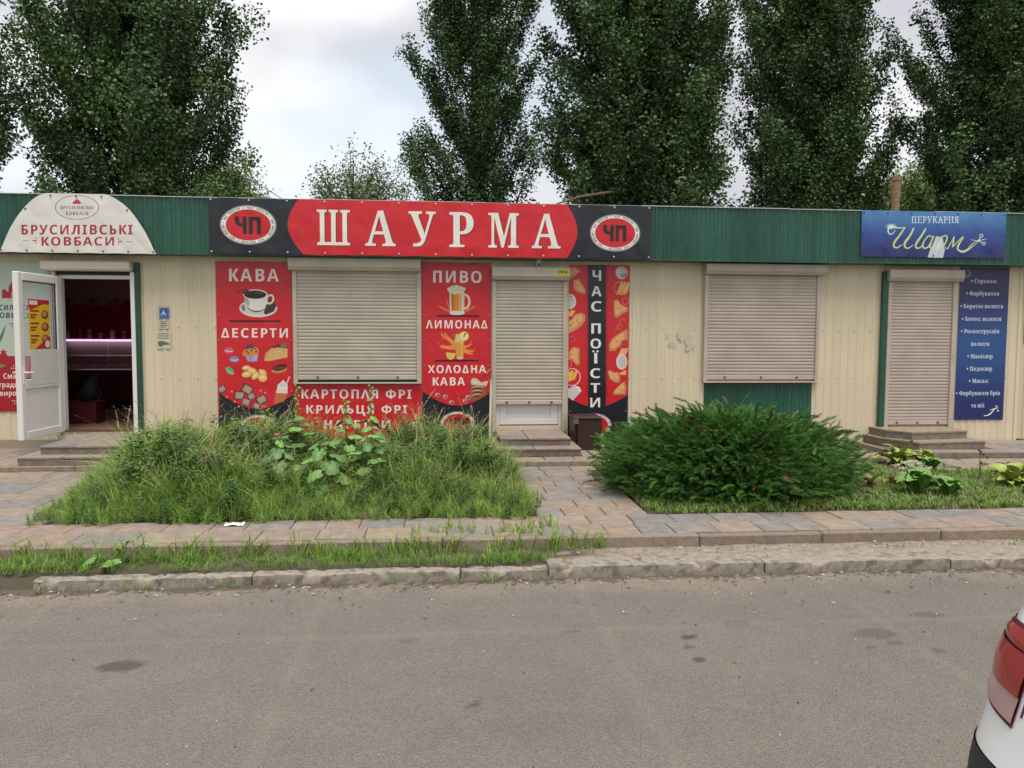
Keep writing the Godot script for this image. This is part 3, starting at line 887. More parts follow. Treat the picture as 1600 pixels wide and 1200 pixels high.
	var jars := [Color(0.20, 0.05, 0.03), Color(0.42, 0.33, 0.20), Color(0.10, 0.03, 0.03), Color(0.35, 0.10, 0.05)]
	for i in 9:
		var jr := thing("preserve_jar", "small lidded jar standing on the meat counter top", "jar", Vector3(-6.55 + i * 0.19 + rr(-0.03, 0.03), 1.4145, -3.36 + rr(-0.06, 0.06)), 0, "jars on the counter")
		var h := rr(0.09, 0.17)
		var g := MB.new(); g.lathe(Vector3.ZERO, [[0.0, 0.0], [0.042, 0.002], [0.045, h * 0.75], [0.034, h * 0.9], [0.034, h]], 12); put("glass", g.mesh(mat("jar_%d" % (i % 4), jars[i % 4], 0.3)), jr)
		g = MB.new(); g.lathe(Vector3.ZERO, [[0.038, h], [0.038, h + 0.018], [0.0, h + 0.02]], 12); put("lid", g.mesh(mat("jar_lid", Color(0.5, 0.45, 0.35), 0.4, 0.5)), jr)
	var bag := MB.new()
	bag.grid(18, 14, func(u: float, w: float) -> Vector3:
		var an := TAU * u; var ph := w * PI
		var r := 0.20 * pow(sin(ph), 0.6) * (1.0 - 0.5 * w) * (1.0 + 0.22 * sin(an * 2.0 + 0.7) + 0.5 * wob.get_noise_3d(sin(an) * 0.9, w * 2.0, cos(an) * 0.9))
		return Vector3(sin(an) * r + 0.16 * w * w, 0.15 * (1.0 - cos(ph)) * (1.0 + 0.35 * sin(an + 0.6)), cos(an) * r * 0.8))
	var bg := thing("slouched_bag", "dark navy slouched bag on the red crate inside the doorway", "bag", Vector3(-5.02, 0.585, -0.95))
	put("body", bag.mesh(mat("navy_cloth", Color(0.012, 0.013, 0.022), 0.85)), bg)
	var sp := MB.new()
	sp.tube([Vector3(0.10, 0.26, 0), Vector3(0.18, 0.24, 0.06), Vector3(0.25, 0.10, 0.1), Vector3(0.20, 0.0, 0.12)], [0.01, 0.01, 0.01, 0.01], 6)
	put("strap", sp.mesh(mat("navy_cloth", Color.WHITE)), bg)
	var cr := thing("red_crate", "dark red crate standing just inside the open doorway", "crate", Vector3(-5.02, 0.28, -0.95))
	var crm := mat("crate_red", Color(0.10, 0.008, 0.014), 0.5)
	for q in [["side", -0.2, -0.185, -0.15, 0.15, 0.02, 0.30], ["side", 0.185, 0.2, -0.15, 0.15, 0.02, 0.30], ["side", -0.184, 0.184, 0.135, 0.15, 0.02, 0.30], ["side", -0.184, 0.184, -0.15, -0.135, 0.02, 0.30], ["bottom", -0.2, 0.2, -0.15, 0.15, 0.001, 0.018], ["rim", -0.21, 0.21, -0.16, 0.16, 0.302, 0.304]]:
		wall_box(q[0], Vector3(q[1], q[5], q[3]), Vector3(q[2], q[6], q[4]), crm, 0.003, cr)

# ---------------------------------------------------------------- banners and signs
func hang(called: String, label: String, category: String, x0: float, x1: float, y0: float, y1: float, z: float, tex: Texture2D, amp: float, eyes: float, top = null, group := "", eye_col := Color(0.55, 0.55, 0.55), rough := 0.33) -> Node3D:
	var o := Vector3((x0 + x1) / 2, y0, z)
	var t := thing(called, label, category, o, 0, group)
	var m := StandardMaterial3D.new()
	m.albedo_texture = tex; m.roughness = rough; m.cull_mode = BaseMaterial3D.CULL_DISABLED
	var sd := x0 * 13.0
	var b := MB.new()
	# vinyl pulled tight at its eyelets, slack between them
	b.grid(int(max(16, (x1 - x0) * 34)), int(max(12, (y1 - y0) * 34)), func(u: float, w: float) -> Vector3:
		var x := lerpf(x0, x1, u)
		var yt: float = y1 if top == null else top.call(x)
		var y := lerpf(y0, yt, w)
		var n := wob.get_noise_2d(x * 1.1 + sd, y * 2.0) * 0.6 + wob.get_noise_2d((x + y * 0.7) * 3.4 + sd, (y - x * 0.3) * 1.3) * 0.5
		var ed: float = min(1.0, min(min(u, 1.0 - u) * (x1 - x0), min(w, 1.0 - w) * (yt - y0)) / 0.12)
		var slack := sin(PI * (x - x0) / maxf(eyes, 0.3)); slack = slack * slack
		var cy := 0.004 * slack * (1.0 - ed)
		return Vector3(x, y + (cy if w < 0.5 else -cy * 0.6), z + amp * (0.9 + n) * (0.25 + 0.75 * ed) + (1.0 - ed) * slack * amp * 0.8) - o)
	for i in b.v.size():
		var p := b.v[i] + o
		b.uv[i] = Vector2((p.x - x0) / (x1 - x0), (y1 - p.y) / (y1 - y0))
	put("sheet", b.mesh(m), t)
	if eyes > 0.0:
		var e := MB.new()
		for k in 10:
			var a := TAU * k / 10; var c := TAU * (k + 1) / 10
			e.quad(Vector3(cos(a) * 0.011, sin(a) * 0.011, 0.003), Vector3(cos(c) * 0.011, sin(c) * 0.011, 0.003), Vector3(cos(c) * 0.004, sin(c) * 0.004, 0.005), Vector3(cos(a) * 0.004, sin(a) * 0.004, 0.005))
			e.quad(Vector3(cos(a) * 0.011, sin(a) * 0.011, -0.004), Vector3(cos(c) * 0.011, sin(c) * 0.011, -0.004), Vector3(cos(c) * 0.011, sin(c) * 0.011, 0.003), Vector3(cos(a) * 0.011, sin(a) * 0.011, 0.003))
			e.tri(Vector3(0, 0, 0.006), Vector3(cos(a) * 0.004, sin(a) * 0.004, 0.005), Vector3(cos(c) * 0.004, sin(c) * 0.004, 0.005))
		var em := e.mesh(mat("eyelet_%s" % eye_col.to_html(), eye_col, 0.35, 0.4))
		var zz := amp * 1.2
		var n := int(round((x1 - x0) / eyes))
		for i in n + 1:
			var x := lerpf(x0 + 0.03, x1 - 0.03, float(i) / n)
			var yt: float = y1 if top == null else top.call(x)
			put("eyelet", em, t, Vector3(x, y0 + 0.028, z + zz) - o)
			if yt - y0 > 0.2: put("eyelet", em, t, Vector3(x, yt - 0.03, z + zz) - o)
		if top == null:
			var k := int(round((y1 - y0) / eyes))
			for i in range(1, k):
				for x in [x0 + 0.03, x1 - 0.03]: put("eyelet", em, t, Vector3(x, lerpf(y0 + 0.028, y1 - 0.03, float(i) / k), z + zz) - o)
	return t
func logo(P: Print, cx: float, cy: float, rx: float, ry: float) -> void:
	var white := Color8(222, 220, 214); var ink := Color8(38, 26, 28)
	P.oval(cx, cy, rx, ry, white)
	P.oval(cx, cy, rx * 0.985, ry * 0.98, Color8(60, 50, 50)); P.oval(cx, cy, rx * 0.965, ry * 0.955, white)
	P.oval(cx, cy, rx * 0.80, ry * 0.79, Color8(120, 18, 26))
	P.oval(cx, cy, rx * 0.785, ry * 0.77, Color8(196, 26, 38))
	P.ring_text("ЧАС ПОЇСТИ • ЧАС ПОЇСТИ • ЧАС ПОЇСТИ • ЧАС ПОЇСТИ • ЧАС ПОЇСТИ • ", sans_bold, cx, cy, rx * 0.885, ry * 0.875, ry * 0.10, ink)
	var m := func(q: Array) -> Array:
		var o := []
		for i in range(0, q.size(), 2):
			o.append(cx + (q[i] - 630.0) / 430.0 * rx); o.append(cy + (q[i + 1] - 468.0) / 300.0 * ry)
		return o
	P.poly(m.call([420, 338, 490, 338, 490, 415, 502, 436, 545, 448, 545, 338, 607, 338, 607, 607, 545, 607, 545, 495, 485, 490, 443, 465, 424, 425]), ink)
	P.poly(m.call([635, 342, 822, 342, 822, 607, 760, 607, 760, 400, 697, 400, 697, 607, 635, 607]), ink)
func make_signs() -> void:
	var red := Color8(198, 30, 40); var black := Color8(27, 29, 38); var white := Color8(228, 224, 216)
	var P: Print
	# long banner over the middle shop; here the sketch is in metres, y down
	P = Print.new(-2.93, 2.552, 2.765, 3.256, 350, black)
	P.A = [1, 0, 0, 0, -1, 0]
	var pts := []
	for i in 21:
		var t := i / 20.0
		pts.append(-1.735 - 0.19 * sin(PI * clampf(t * 0.93 + 0.035, 0, 1)) - 0.06 * (1.0 - t)); pts.append(-3.256 + 0.706 * t)
	for i in 21:
		var t := 1.0 - i / 20.0
		pts.append(1.615 + 0.158 * sin(PI * clampf(t * 0.93 + 0.035, 0, 1))); pts.append(-3.256 + 0.706 * t)
	P.poly(pts, red)
	for q in [["Ш", -1.59, -1.176], ["А", -0.985, -0.595], ["У", -0.43, -0.08], ["Р", 0.094, 0.409], ["М", 0.60, 1.0], ["А", 1.168, 1.553]]:
		P.text(q[0], serif_bold, q[1] + 0.012, -3.120, q[2] + 0.012, -2.672, Color8(110, 14, 22))
		P.text(q[0], serif_bold, q[1], -3.127, q[2], -2.679, white)
	logo(P, -2.443, -2.917, 0.347, 0.245)
	logo(P, 2.279, -2.894, 0.336, 0.242)
	hang("fascia_banner", "long red and black vinyl banner with big white serif capitals", "banner", -2.93, 2.765, 2.552, 3.256, 0.264, P.done(), 0.011, 0.47, null, "", Color(0.6, 0.6, 0.6))
	# half round white banner
	P = Print.new(-5.45, 2.535, -3.58, 3.275, 420, Color8(214, 211, 205))
	P.units([0.007598, -0.00024, -5.343536, 0.000133, -0.007865, 5.630059], 0, 295, 6.4)
	var wine := Color8(160, 34, 58)
	P.oval(770, 187, 220, 121, wine); P.oval(770, 187, 214, 116, Color8(214, 211, 205))
	P.poly([727, 152, 727, 128, 740, 128, 745, 112, 757, 118, 768, 92, 780, 118, 793, 112, 796, 128, 808, 128, 808, 152], Color8(176, 40, 56))
	P.rect(670, 150, 726, 152, Color8(140, 120, 120)); P.rect(810, 150, 868, 152, Color8(140, 120, 120))
	P.text("БРУСИЛІВСЬКІ", serif_bold, 604, 174, 936, 203, Color8(66, 62, 68), 0.03)
	P.rect(608, 215, 930, 217, Color8(150, 140, 140))
	P.text("КОВБАСИ", serif_bold, 658, 231, 884, 264, Color8(66, 62, 68), 0.06)
	P.text("БРУСИЛІВСЬКІ", sans_bold, 218, 361, 1330, 457, wine, 0.05)
	P.text("КОВБАСИ", sans_bold, 415, 482, 1140, 569, wine, 0.05)
	for q in [[333, 518], [348, 518], [361, 493], [361, 518], [361, 542], [1187, 502], [1187, 527], [1187, 551], [1202, 528], [1214, 528]]: P.oval(q[0], q[1], 7, 7, wine)
	P.rect(222, 517, 292, 521, Color8(90, 70, 75)); P.rect(1258, 529, 1330, 533, Color8(90, 70, 75))
	var arc := PackedVector2Array([Vector2(-5.45, 2.53), Vector2(-5.425, 2.57), Vector2(-5.316, 2.81), Vector2(-5.225, 2.965), Vector2(-5.133, 3.087), Vector2(-5.045, 3.175), Vector2(-4.953, 3.24), Vector2(-4.86, 3.266), Vector2(-4.16, 3.266), Vector2(-4.06, 3.225), Vector2(-3.96, 3.155), Vector2(-3.875, 3.07), Vector2(-3.80, 2.975), Vector2(-3.71, 2.83), Vector2(-3.64, 2.68), Vector2(-3.60, 2.57), Vector2(-3.58, 2.53)])
	var dome := func(x: float) -> float:
		for i in arc.size() - 1:
			if x <= arc[i + 1].x: return max(2.545, lerpf(arc[i].y, arc[i + 1].y, (x - arc[i].x) / (arc[i + 1].x - arc[i].x)))
		return 2.545
	hang("fascia_banner", "white half round vinyl banner with wine red lettering over the open door", "banner", -5.45, -3.58, 2.535, 3.275, 0.268, P.done(), 0.011, 0.31, dome, "", Color(0.12, 0.11, 0.11))
	# coffee and desserts
	P = Print.new(-2.932, 0.09, -1.952, 2.482, 430, red)
	kava_print(P, red, black, white)
	hang("menu_banner", "tall red banner printed with a coffee cup, pastries and chocolate", "banner", -2.932, -1.952, 0.09, 2.482, 0.016, P.done(), 0.007, 0.33, null, "", Color(0.30, 0.22, 0.22))
	P = Print.new(-1.948, 0.07, -0.272, 0.885, 400, red)
	P.units([0.008418, -0.000071, -5.780143, -0.00004, -0.008574, 6.048504], 400, 580, 3.2)
	P.text("КАРТОПΛЯ ФРІ", sans_bold, 228, 92, 778, 137, white, 0.05)
	P.text("КРИΛЬЦЯ ФРІ", sans_bold, 252, 170, 756, 212, white, 0.05)
	P.text("НАГЕТСИ", sans_bold, 340, 245, 670, 287, white, 0.05)
	for q in [[800, 268, 18], [815, 280, 20], [795, 290, 16], [820, 262, 10]]: P.oval(q[0], q[1], q[2], q[2] * 0.8, Color8(215, 208, 190))
	for i in 5: P.brush([770 + i * 12, 320, 776 + i * 12, 292], 4, 4, 3, Color8(222, 168, 70))
	P.oval(205, 270, 20, 34, Color8(210, 90, 70)); P.oval(203, 270, 16, 29, red)
	hang("menu_banner", "wide red banner with three lines of white capitals under the broad shutter", "banner", -1.948, -0.272, 0.07, 0.885, 0.016, P.done(), 0.007, 0.33, null, "", Color(0.30, 0.22, 0.22))
	P = Print.new(-0.268, 0.09, 0.655, 2.502, 430, red)
	pivo_print(P, red, black, white)
	hang("menu_banner", "tall red banner printed with a beer mug, lemonade and iced coffee", "banner", -0.268, 0.655, 0.09, 2.502, 0.016, P.done(), 0.007, 0.33, null, "", Color(0.30, 0.22, 0.22))
	P = Print.new(1.712, 0.08, 2.548, 2.495, 430, red)
	chas_print(P, red, black, white)
	hang("menu_banner", "tall banner with a black stripe of white letters between fried snacks", "banner", 1.712, 2.548, 0.08, 2.495, 0.016, P.done(), 0.004, 0.4, null, "", Color(0.2, 0.2, 0.2))
	# the hairdresser's banner
	P = Print.new(5.69, 2.63, 7.775, 3.258, 420, Color8(50, 80, 150))
	for y in P.H:
		var t := float(y) / P.H
		var c := Color8(74, 128, 178).lerp(Color8(44, 70, 142), smoothstep(0.0, 0.6, t)).lerp(Color8(40, 46, 104), smoothstep(0.45, 1.0, t))
		P.im.fill_rect(Rect2i(0, y, P.W, 1), c)
	P.units([0.009289, 0.000367, -6.952719, 0.00015, -0.008699, 5.914115], 1340, 325, 6.6667)
	P.text("ПЕРУКАРНЯ", serif, 560, 88, 1048, 158, Color8(222, 226, 240), 0.03)
	for i in 5: P.oval(350, 192, 62 - i * 11, 34 - i * 6, Color8(84, 128, 172).lerp(Color8(226, 236, 228), i / 4.0))
	var lime := Color8(196, 214, 128); var pale := Color8(218, 230, 206)
	P.brush([498, 202, 420, 208, 350, 196, 318, 220, 322, 262, 352, 272, 392, 232], 3, 8, 3, pale)
	P.brush([488, 204, 430, 290, 380, 360, 378, 400, 412, 412, 460, 380], 7, 12, 4, lime)
	P.brush([584, 206, 540, 290, 490, 360, 490, 405, 525, 418, 572, 385], 8, 12, 4, lime)
	P.brush([706, 212, 660, 290, 606, 370, 604, 412, 640, 415, 672, 385], 8, 12, 4, lime)
	P.brush([768, 302, 735, 290, 692, 340, 674, 390, 690, 418, 735, 400, 776, 310], 6, 8, 6, lime)
	P.brush([788, 290, 756, 370, 752, 415, 780, 400], 7, 9, 4, lime)
	P.poly([812, 296, 880, 300, 905, 440, 886, 520, 722, 518, 752, 430, 770, 400], Color8(196, 200, 208))
	P.brush([876, 296, 850, 370, 800, 508], 7, 8, 5, pale); P.brush([850, 350, 880, 300, 922, 292, 920, 340, 880, 410, 848, 414], 5, 9, 5, lime)
	P.brush([912, 405, 935, 420, 1000, 296], 4, 5, 6, lime); P.brush([1000, 298, 985, 410], 5, 9, 6, lime); P.brush([988, 405, 1040, 350, 1096, 300, 1046, 390, 1040, 430, 1084, 452, 1140, 430, 1200, 370, 1256, 342], 4, 10, 3, lime)
	P.brush([1046, 440, 1090, 462, 1150, 436, 1262, 348], 4, 5, 2, pale); P.brush([1180, 330, 1250, 340, 1340, 322], 2, 4, 2, pale)
	for q in [[1288, 288], [1312, 372]]:
		P.oval(q[0], q[1], 20, 18, pale); P.oval(q[0], q[1], 13, 11, Color8(48, 70, 138))
	P.brush([1256, 340, 1280, 306], 4, 4, 4, pale); P.brush([1256, 340, 1296, 364], 4, 4, 4, pale)
	hang("fascia_banner", "blue vinyl banner with pale green script and scissors", "banner", 5.69, 7.775, 2.63, 3.258, 0.264, P.done(), 0.013, 0.37, null, "", Color(0.08, 0.09, 0.12))
	P = Print.new(7.318, 0.352, 8.064, 2.528, 420, Color8(36, 44, 100))
	for y in P.H:
		var t := float(y) / P.H
		P.im.fill_rect(Rect2i(0, y, P.W, 1), Color8(44, 36, 84).lerp(Color8(38, 78, 134), smoothstep(0.05, 0.5, t)).lerp(Color8(30, 40, 96), smoothstep(0.5, 1.0, t)))
	P.units([0.009723, 0.000427, -7.462742, 0.000033, -0.009134, 6.298723], 1480, 400, 3.75)
	var rows := [["• Стрижки", 143, 290, 148], ["• Фарбування", 115, 307, 220], ["• Кератин волосся", 82, 331, 294], ["• Ботокс волосся", 90, 320, 368], ["• Реконструкція", 85, 309, 440], ["волосся", 142, 250, 514], ["• Манікюр", 121, 268, 587], ["• Педикюр", 117, 265, 660], ["• Масаж", 130, 244, 732], ["• Фарбування брів", 55, 312, 804], ["та вій", 142, 220, 877]]
	for q in rows: P.text(q[0], serif_bold, q[1], q[3] - 13, q[2], q[3] + 11, Color8(206, 214, 228))
	P.brush([92, 108, 120, 122, 138, 104, 124, 82, 134, 72], 3, 6, 3, Color8(120, 112, 120))
	P.brush([216, 938, 250, 930, 288, 890], 2, 4, 2, pale); P.brush([250, 905, 306, 890], 1, 3, 1, pale); P.oval(292, 882, 5, 5, pale); P.oval(300, 908, 6, 5, pale)
	hang("price_list", "tall navy banner listing services in white serif letters", "banner", 7.318, 8.064, 0.352, 2.528, 0.018, P.done(), 0.003, 0.7, null, "", Color(0.1, 0.1, 0.16))
	# poster behind the open leaf
	P = Print.new(-5.93, 0.53, -4.985, 2.435, 300, Color8(176, 190, 178))
	P.units([0.007757, -0.000281, -5.456497, 0.000032, -0.008155, 5.77809], 0, 400, 3.3333)
	P.rect(-260, 520, 400, 900, Color8(158, 22, 36))
	P.poly([8, 220, 8, 178, 20, 172, 32, 178, 32, 186, 42, 186, 42, 162, 60, 132, 78, 162, 78, 186, 86, 186, 86, 178, 98, 172, 108, 178, 108, 220], Color8(164, 24, 40))
	P.rect(54, 190, 64, 220, Color8(196, 120, 120))
	P.text("БРУСИЛІВСЬКІ", sans_bold, -72, 254, 190, 282, Color8(44, 46, 56), 0.04)
	P.text("КОВБАСИ", sans_bold, -30, 294, 162, 322, Color8(44, 46, 56), 0.04)
	for q in [[50, 352], [61, 352], [72, 352], [61, 364], [56, 584], [67, 584], [78, 584], [67, 570], [62, 755], [73, 755], [84, 755], [73, 768]]: P.oval(q[0], q[1], 3.4, 3.4, Color8(220, 215, 210) if q[1] > 500 else Color8(44, 46, 56))
	for xx in [-70, 15, 100, 180]: P.poly([xx - 22, 520, xx - 10, 500, xx - 22, 494, xx - 6, 494, xx, 480, xx + 6, 494, xx + 22, 494, xx + 10, 500, xx + 22, 520], Color8(158, 22, 36))
	P.text("Смачні", sans_bold, 14, 610, 132, 638, Color8(224, 218, 212)); P.text("традиції", sans_bold, -12, 656, 140, 684, Color8(224, 218, 212)); P.text("виробів", sans_bold, -4, 700, 136, 728, Color8(224, 218, 212))
	P.brush([-20, 470, 0, 430, 24, 366], 3, 8, 2, Color8(92, 112, 62)); P.brush([-20, 560, 4, 572, 26, 568], 3, 10, 2, Color8(120, 132, 60))
	hang("wall_poster", "white and red poster with a castle emblem behind the open door leaf", "poster", -5.93, -4.985, 0.53, 2.435, 0.016, P.done(), 0.002, 0.0)
func kava_print(P: Print, red: Color, black: Color, white: Color) -> void:
	var a := [0.008175, -0.00014, -5.624083, 0.000023, -0.008382, 5.900839]
	P.units(a, 335, 405, 8.0)
	P.text("КАВА", sans_bold, 182, 122, 800, 278, white, 0.06)
	# cup on its saucer
	P.oval(545, 610, 236, 112, Color8(214, 212, 206)); P.oval(545, 600, 214, 92, Color8(196, 196, 192)); P.oval(545, 592, 190, 74, Color8(208, 206, 200))
	P.poly([650, 560, 735, 520, 772, 580, 740, 650, 640, 690, 610, 668], Color8(66, 48, 42)); P.poly([330, 590, 372, 560, 384, 640, 350, 650], Color8(120, 122, 118))
	P.oval(690, 500, 52, 66, Color8(222, 220, 212), 20); P.oval(690, 500, 30, 42, Color8(150, 30, 40), 20)
	P.poly([368, 430, 374, 520, 410, 590, 460, 630, 540, 640, 600, 618, 645, 550, 660, 440], Color8(222, 219, 210))
	P.poly([368, 430, 376, 520, 415, 590, 440, 560, 420, 480], Color8(170, 166, 160)); P.brush([410, 600, 450, 636, 540, 652, 640, 620], 4, 9, 3, Color8(70, 56, 52))
	P.oval(508, 440, 152, 62, Color8(228, 226, 220)); P.oval(505, 442, 138, 52, Color8(38, 22, 20)); P.oval(560, 420, 60, 18, Color8(74, 54, 42))
	P.brush([262, 404, 330, 408, 420, 432], 3, 10, 26, Color8(60, 26, 34)); P.brush([300, 372, 380, 386, 450, 420], 2, 6, 16, Color8(50, 20, 28))
	P.rect(184, 760, 824, 784, Color8(48, 14, 18))
	P.text("ΔЕСЕРТИ", sans_bold, 84, 860, 916, 976, white, 0.06)
	P.units(a, 335, 535, 8.0)
	for q in [[178, 98, 56, 38, Color8(206, 96, 120), 3], [245, 208, 58, 40, Color8(136, 122, 196), 0], [190, 350, 62, 40, Color8(92, 168, 110), 40]]:
		P.oval(q[0], q[1], q[2], q[3], q[4], q[5]); P.oval(q[0], q[1] + 4, q[2] * 0.95, q[3] * 0.28, Color8(226, 208, 214), q[5]); P.oval(q[0], q[1] - 2, q[2] * 0.9, q[3] * 0.12, q[4].darkened(0.4), q[5])
	# muffin
	P.poly([385, 160, 545, 132, 528, 228, 470, 240, 415, 232], Color8(168, 164, 214)); P.poly([430, 160, 470, 155, 470, 238, 440, 236], Color8(140, 136, 198))
	P.poly([345, 150, 360, 100, 420, 60, 500, 50, 545, 70, 552, 120, 530, 150, 440, 175, 380, 178], Color8(206, 130, 66))
	for q in [[400, 105], [460, 95], [512, 75], [420, 130], [520, 112]]: P.oval(q[0], q[1], 12, 10, Color8(50, 30, 34))
	for q in [[410, 60, 22], [445, 45, 24], [475, 58, 20], [420, 35, 16], [462, 28, 14]]: P.oval(q[0], q[1], q[2], q[2], Color8(62, 66, 92))
	# pie slice
	P.poly([622, 200, 640, 130, 750, 40, 800, 60, 912, 75, 912, 185, 700, 228, 625, 232], Color8(206, 164, 106))
	for i in 7: P.brush([640 + i * 36, 210 - i * 4, 660 + i * 36, 120 - i * 6], 4, 5, 4, Color8(162, 108, 62))
	for i in 4: P.brush([632, 140 + i * 24, 905, 92 + i * 24], 3, 5, 3, Color8(224, 190, 134))
	P.oval(745, 50, 36, 22, Color8(140, 30, 40)); P.oval(795, 40, 28, 20, Color8(96, 20, 30)); P.poly([815, 60, 840, 22, 900, 8, 890, 45, 850, 72], Color8(70, 134, 66))
	# nuts, eclair
	for q in [[395, 315, 54, 32, -10], [470, 350, 62, 40, 20], [400, 395, 66, 42, -8], [510, 415, 60, 38, -40], [598, 370, 56, 36, 25], [600, 440, 58, 56, 0]]:
		P.oval(q[0], q[1] + 5, q[2], q[3], Color8(150, 92, 40), q[4]); P.oval(q[0], q[1], q[2] * 0.95, q[3] * 0.92, Color8(222, 182, 116), q[4]); P.oval(q[0] - 8, q[1] - 4, q[2] * 0.55, q[3] * 0.4, Color8(236, 208, 152), q[4])
	P.oval(810, 340, 98, 42, Color8(196, 128, 78), -10); P.oval(815, 312, 94, 38, Color8(62, 26, 22), -10)
	for i in 5: P.brush([742 + i * 34, 335, 772 + i * 34, 300], 3, 4, 3, Color8(176, 96, 72))
	# the lower black field, then what overlaps it
	var pts := [60, 640]
	for i in 21:
		var t := i / 20.0
		pts.append(60 + 960 * t); pts.append(632 + 200 * sin(PI * t))
	pts += [1030, 1500, 40, 1500]
	P.poly(pts, black)
	for q in [[90, 580, 52, -35], [408, 585, 70, 30], [308, 662, 66, 4], [460, 672, 50, -30], [392, 745, 58, 20], [588, 715, 66, -28], [522, 792, 50, 30]]:
		var s: float = q[2]
		var d := func(k: float) -> Array:
			var o := []
			for e in [[-1, -0.8], [1, -0.8], [1, 0.8], [-1, 0.8]]:
				var w: Vector2 = Vector2(e[0] * s * k, e[1] * s * k).rotated(deg_to_rad(q[3])); o.append(q[0] + w.x); o.append(q[1] + w.y)
			return o
		P.poly(d.call(1.0), Color8(66, 36, 36)); P.poly(d.call(0.80), Color8(164, 132, 124)); P.poly(d.call(0.55), Color8(176, 146, 136))
	for q in [[215, 610], [250, 740], [150, 680], [300, 800], [575, 600], [630, 630]]: P.oval(q[0], q[1], 12, 14, Color8(216, 140, 130))
	# iced coffee glass
	P.brush([890, 540, 940, 425], 9, 9, 9, Color8(222, 190, 186))
	P.poly([785, 570, 915, 570, 905, 680, 870, 742, 740, 775, 750, 680], Color8(186, 106, 62)); P.poly([785, 560, 915, 560, 912, 640, 768, 632], Color8(218, 204, 190))
	P.poly([782, 575, 790, 530, 840, 490, 862, 465, 884, 500, 912, 530, 918, 575], Color8(222, 226, 214)); P.brush([800, 560, 850, 540, 905, 560], 3, 4, 3, Color8(150, 162, 140)); P.brush([815, 530, 850, 515, 890, 530], 3, 4, 3, Color8(150, 162, 140))
	logo(P, 545, 1062, 230, 155)
func pivo_print(P: Print, red: Color, black: Color, white: Color) -> void:
	var a := [0.00857, -0.000001, -5.920101, 0.00002, -0.008586, 6.013704]
	P.units(a, 655, 405, 8.575)
	P.text("ПИВО", sans_bold, 188, 158, 832, 316, white, 0.05)
	for s in [[-1, 505], [1, 508]]:   # ears of barley
		for i in 7: P.oval(s[1] + s[0] * (120 + i * 18), 690 - i * 9, 16, 8, Color8(214, 132, 72), s[0] * -50.0); 
		for i in 5: P.oval(s[1] + s[0] * (110 + i * 7), 640 - i * 22, 8, 15, Color8(206, 116, 70), s[0] * 12.0)
	P.oval(610, 565, 76, 104, Color8(214, 200, 176)); P.oval(602, 565, 52, 78, red)
	P.poly([402, 440, 605, 440, 602, 720, 410, 720], Color8(206, 196, 172)); P.oval(506, 715, 102, 32, Color8(214, 210, 200))
	P.poly([424, 455, 562, 455, 560, 690, 432, 690], Color8(204, 130, 48)); P.poly([424, 455, 470, 455, 470, 690, 432, 690], Color8(182, 108, 38)); P.rect(530, 458, 546, 686, Color8(226, 168, 84))
	for q in [[410, 405, 34], [450, 385, 36], [500, 378, 38], [550, 388, 34], [592, 400, 28], [430, 428, 34], [500, 430, 40], [560, 428, 40], [466, 460, 16]]: P.oval(q[0], q[1], q[2], q[2] * 0.9, Color8(216, 206, 178))
	for q in [[450, 420, 14], [520, 412, 16], [575, 425, 12]]: P.oval(q[0], q[1], q[2], q[2] * 0.7, Color8(186, 176, 146))
	P.rect(230, 746, 806, 770, Color8(48, 14, 18))
	P.text("ΛИМОНАΔ", sans_bold, 92, 814, 912, 924, white, 0.05)
	# lemonade splash
	for q in [[290, 1000, 480, 1130], [330, 985, 500, 1150], [280, 1170, 480, 1180], [700, 1130, 560, 1170], [740, 1220, 560, 1200], [720, 1260, 570, 1215], [290, 1150, 470, 1165], [400, 1050, 500, 1140]]: P.brush([q[0], q[1], (q[0] + q[2]) / 2.0 + 10, (q[1] + q[3]) / 2.0 + 14, q[2], q[3]], 9, 14, 30, Color8(226, 140, 60))
	for q in [[300, 975], [318, 1055], [262, 1130], [690, 1100], [745, 1190], [352, 1000]]: P.oval(q[0], q[1], 8, 9, Color8(226, 150, 80))
	P.poly([470, 1060, 600, 1060, 590, 1330, 500, 1330], Color8(216, 150, 66)); P.poly([485, 1000, 592, 1000, 592, 1110, 480, 1110], Color8(208, 186, 130)); P.rect(560, 1080, 572, 1320, Color8(232, 176, 96)); P.oval(545, 1320, 42, 18, Color8(216, 190, 150))
	P.oval(600, 1026, 64, 62, Color8(222, 196, 90)); P.oval(600, 1026, 52, 50, Color8(232, 218, 150))
	for i in 8: P.brush([600, 1026, 600 + 46 * cos(i * PI / 4), 1026 + 44 * sin(i * PI / 4)], 1.5, 2, 2, Color8(190, 170, 80))
	P.poly([590, 1060, 606, 990, 640, 986, 616, 1010], Color8(74, 104, 44)); P.poly([440, 1030, 462, 990, 490, 1000, 484, 1046], Color8(96, 128, 66))
	P.units(a, 655, 540, 8.575)
	P.poly([355, 85, 490, 100, 470, 160, 420, 190, 375, 160], Color8(226, 200, 96)); P.poly([370, 95, 478, 108, 460, 152, 420, 174, 384, 150], Color8(214, 184, 88))
	P.rect(215, 186, 795, 210, Color8(48, 14, 18))
	P.text("ХОΛОΔНА", sans_bold, 116, 258, 896, 364, white, 0.05)
	P.text("КАВА", sans_bold, 180, 422, 612, 530, white, 0.05)
	var pts := [-30, 560]
	for i in 21:
		var t := i / 20.0
		pts.append(-30 + 1080 * t); pts.append(560 + 245 * sin(PI * t))
	pts += [1060, 1500, -40, 1500]
	P.poly(pts, black)
	P.brush([820, 470, 950, 305], 7, 7, 7, Color8(90, 50, 48)); P.brush([900, 370, 950, 308], 5, 5, 5, Color8(206, 186, 176))
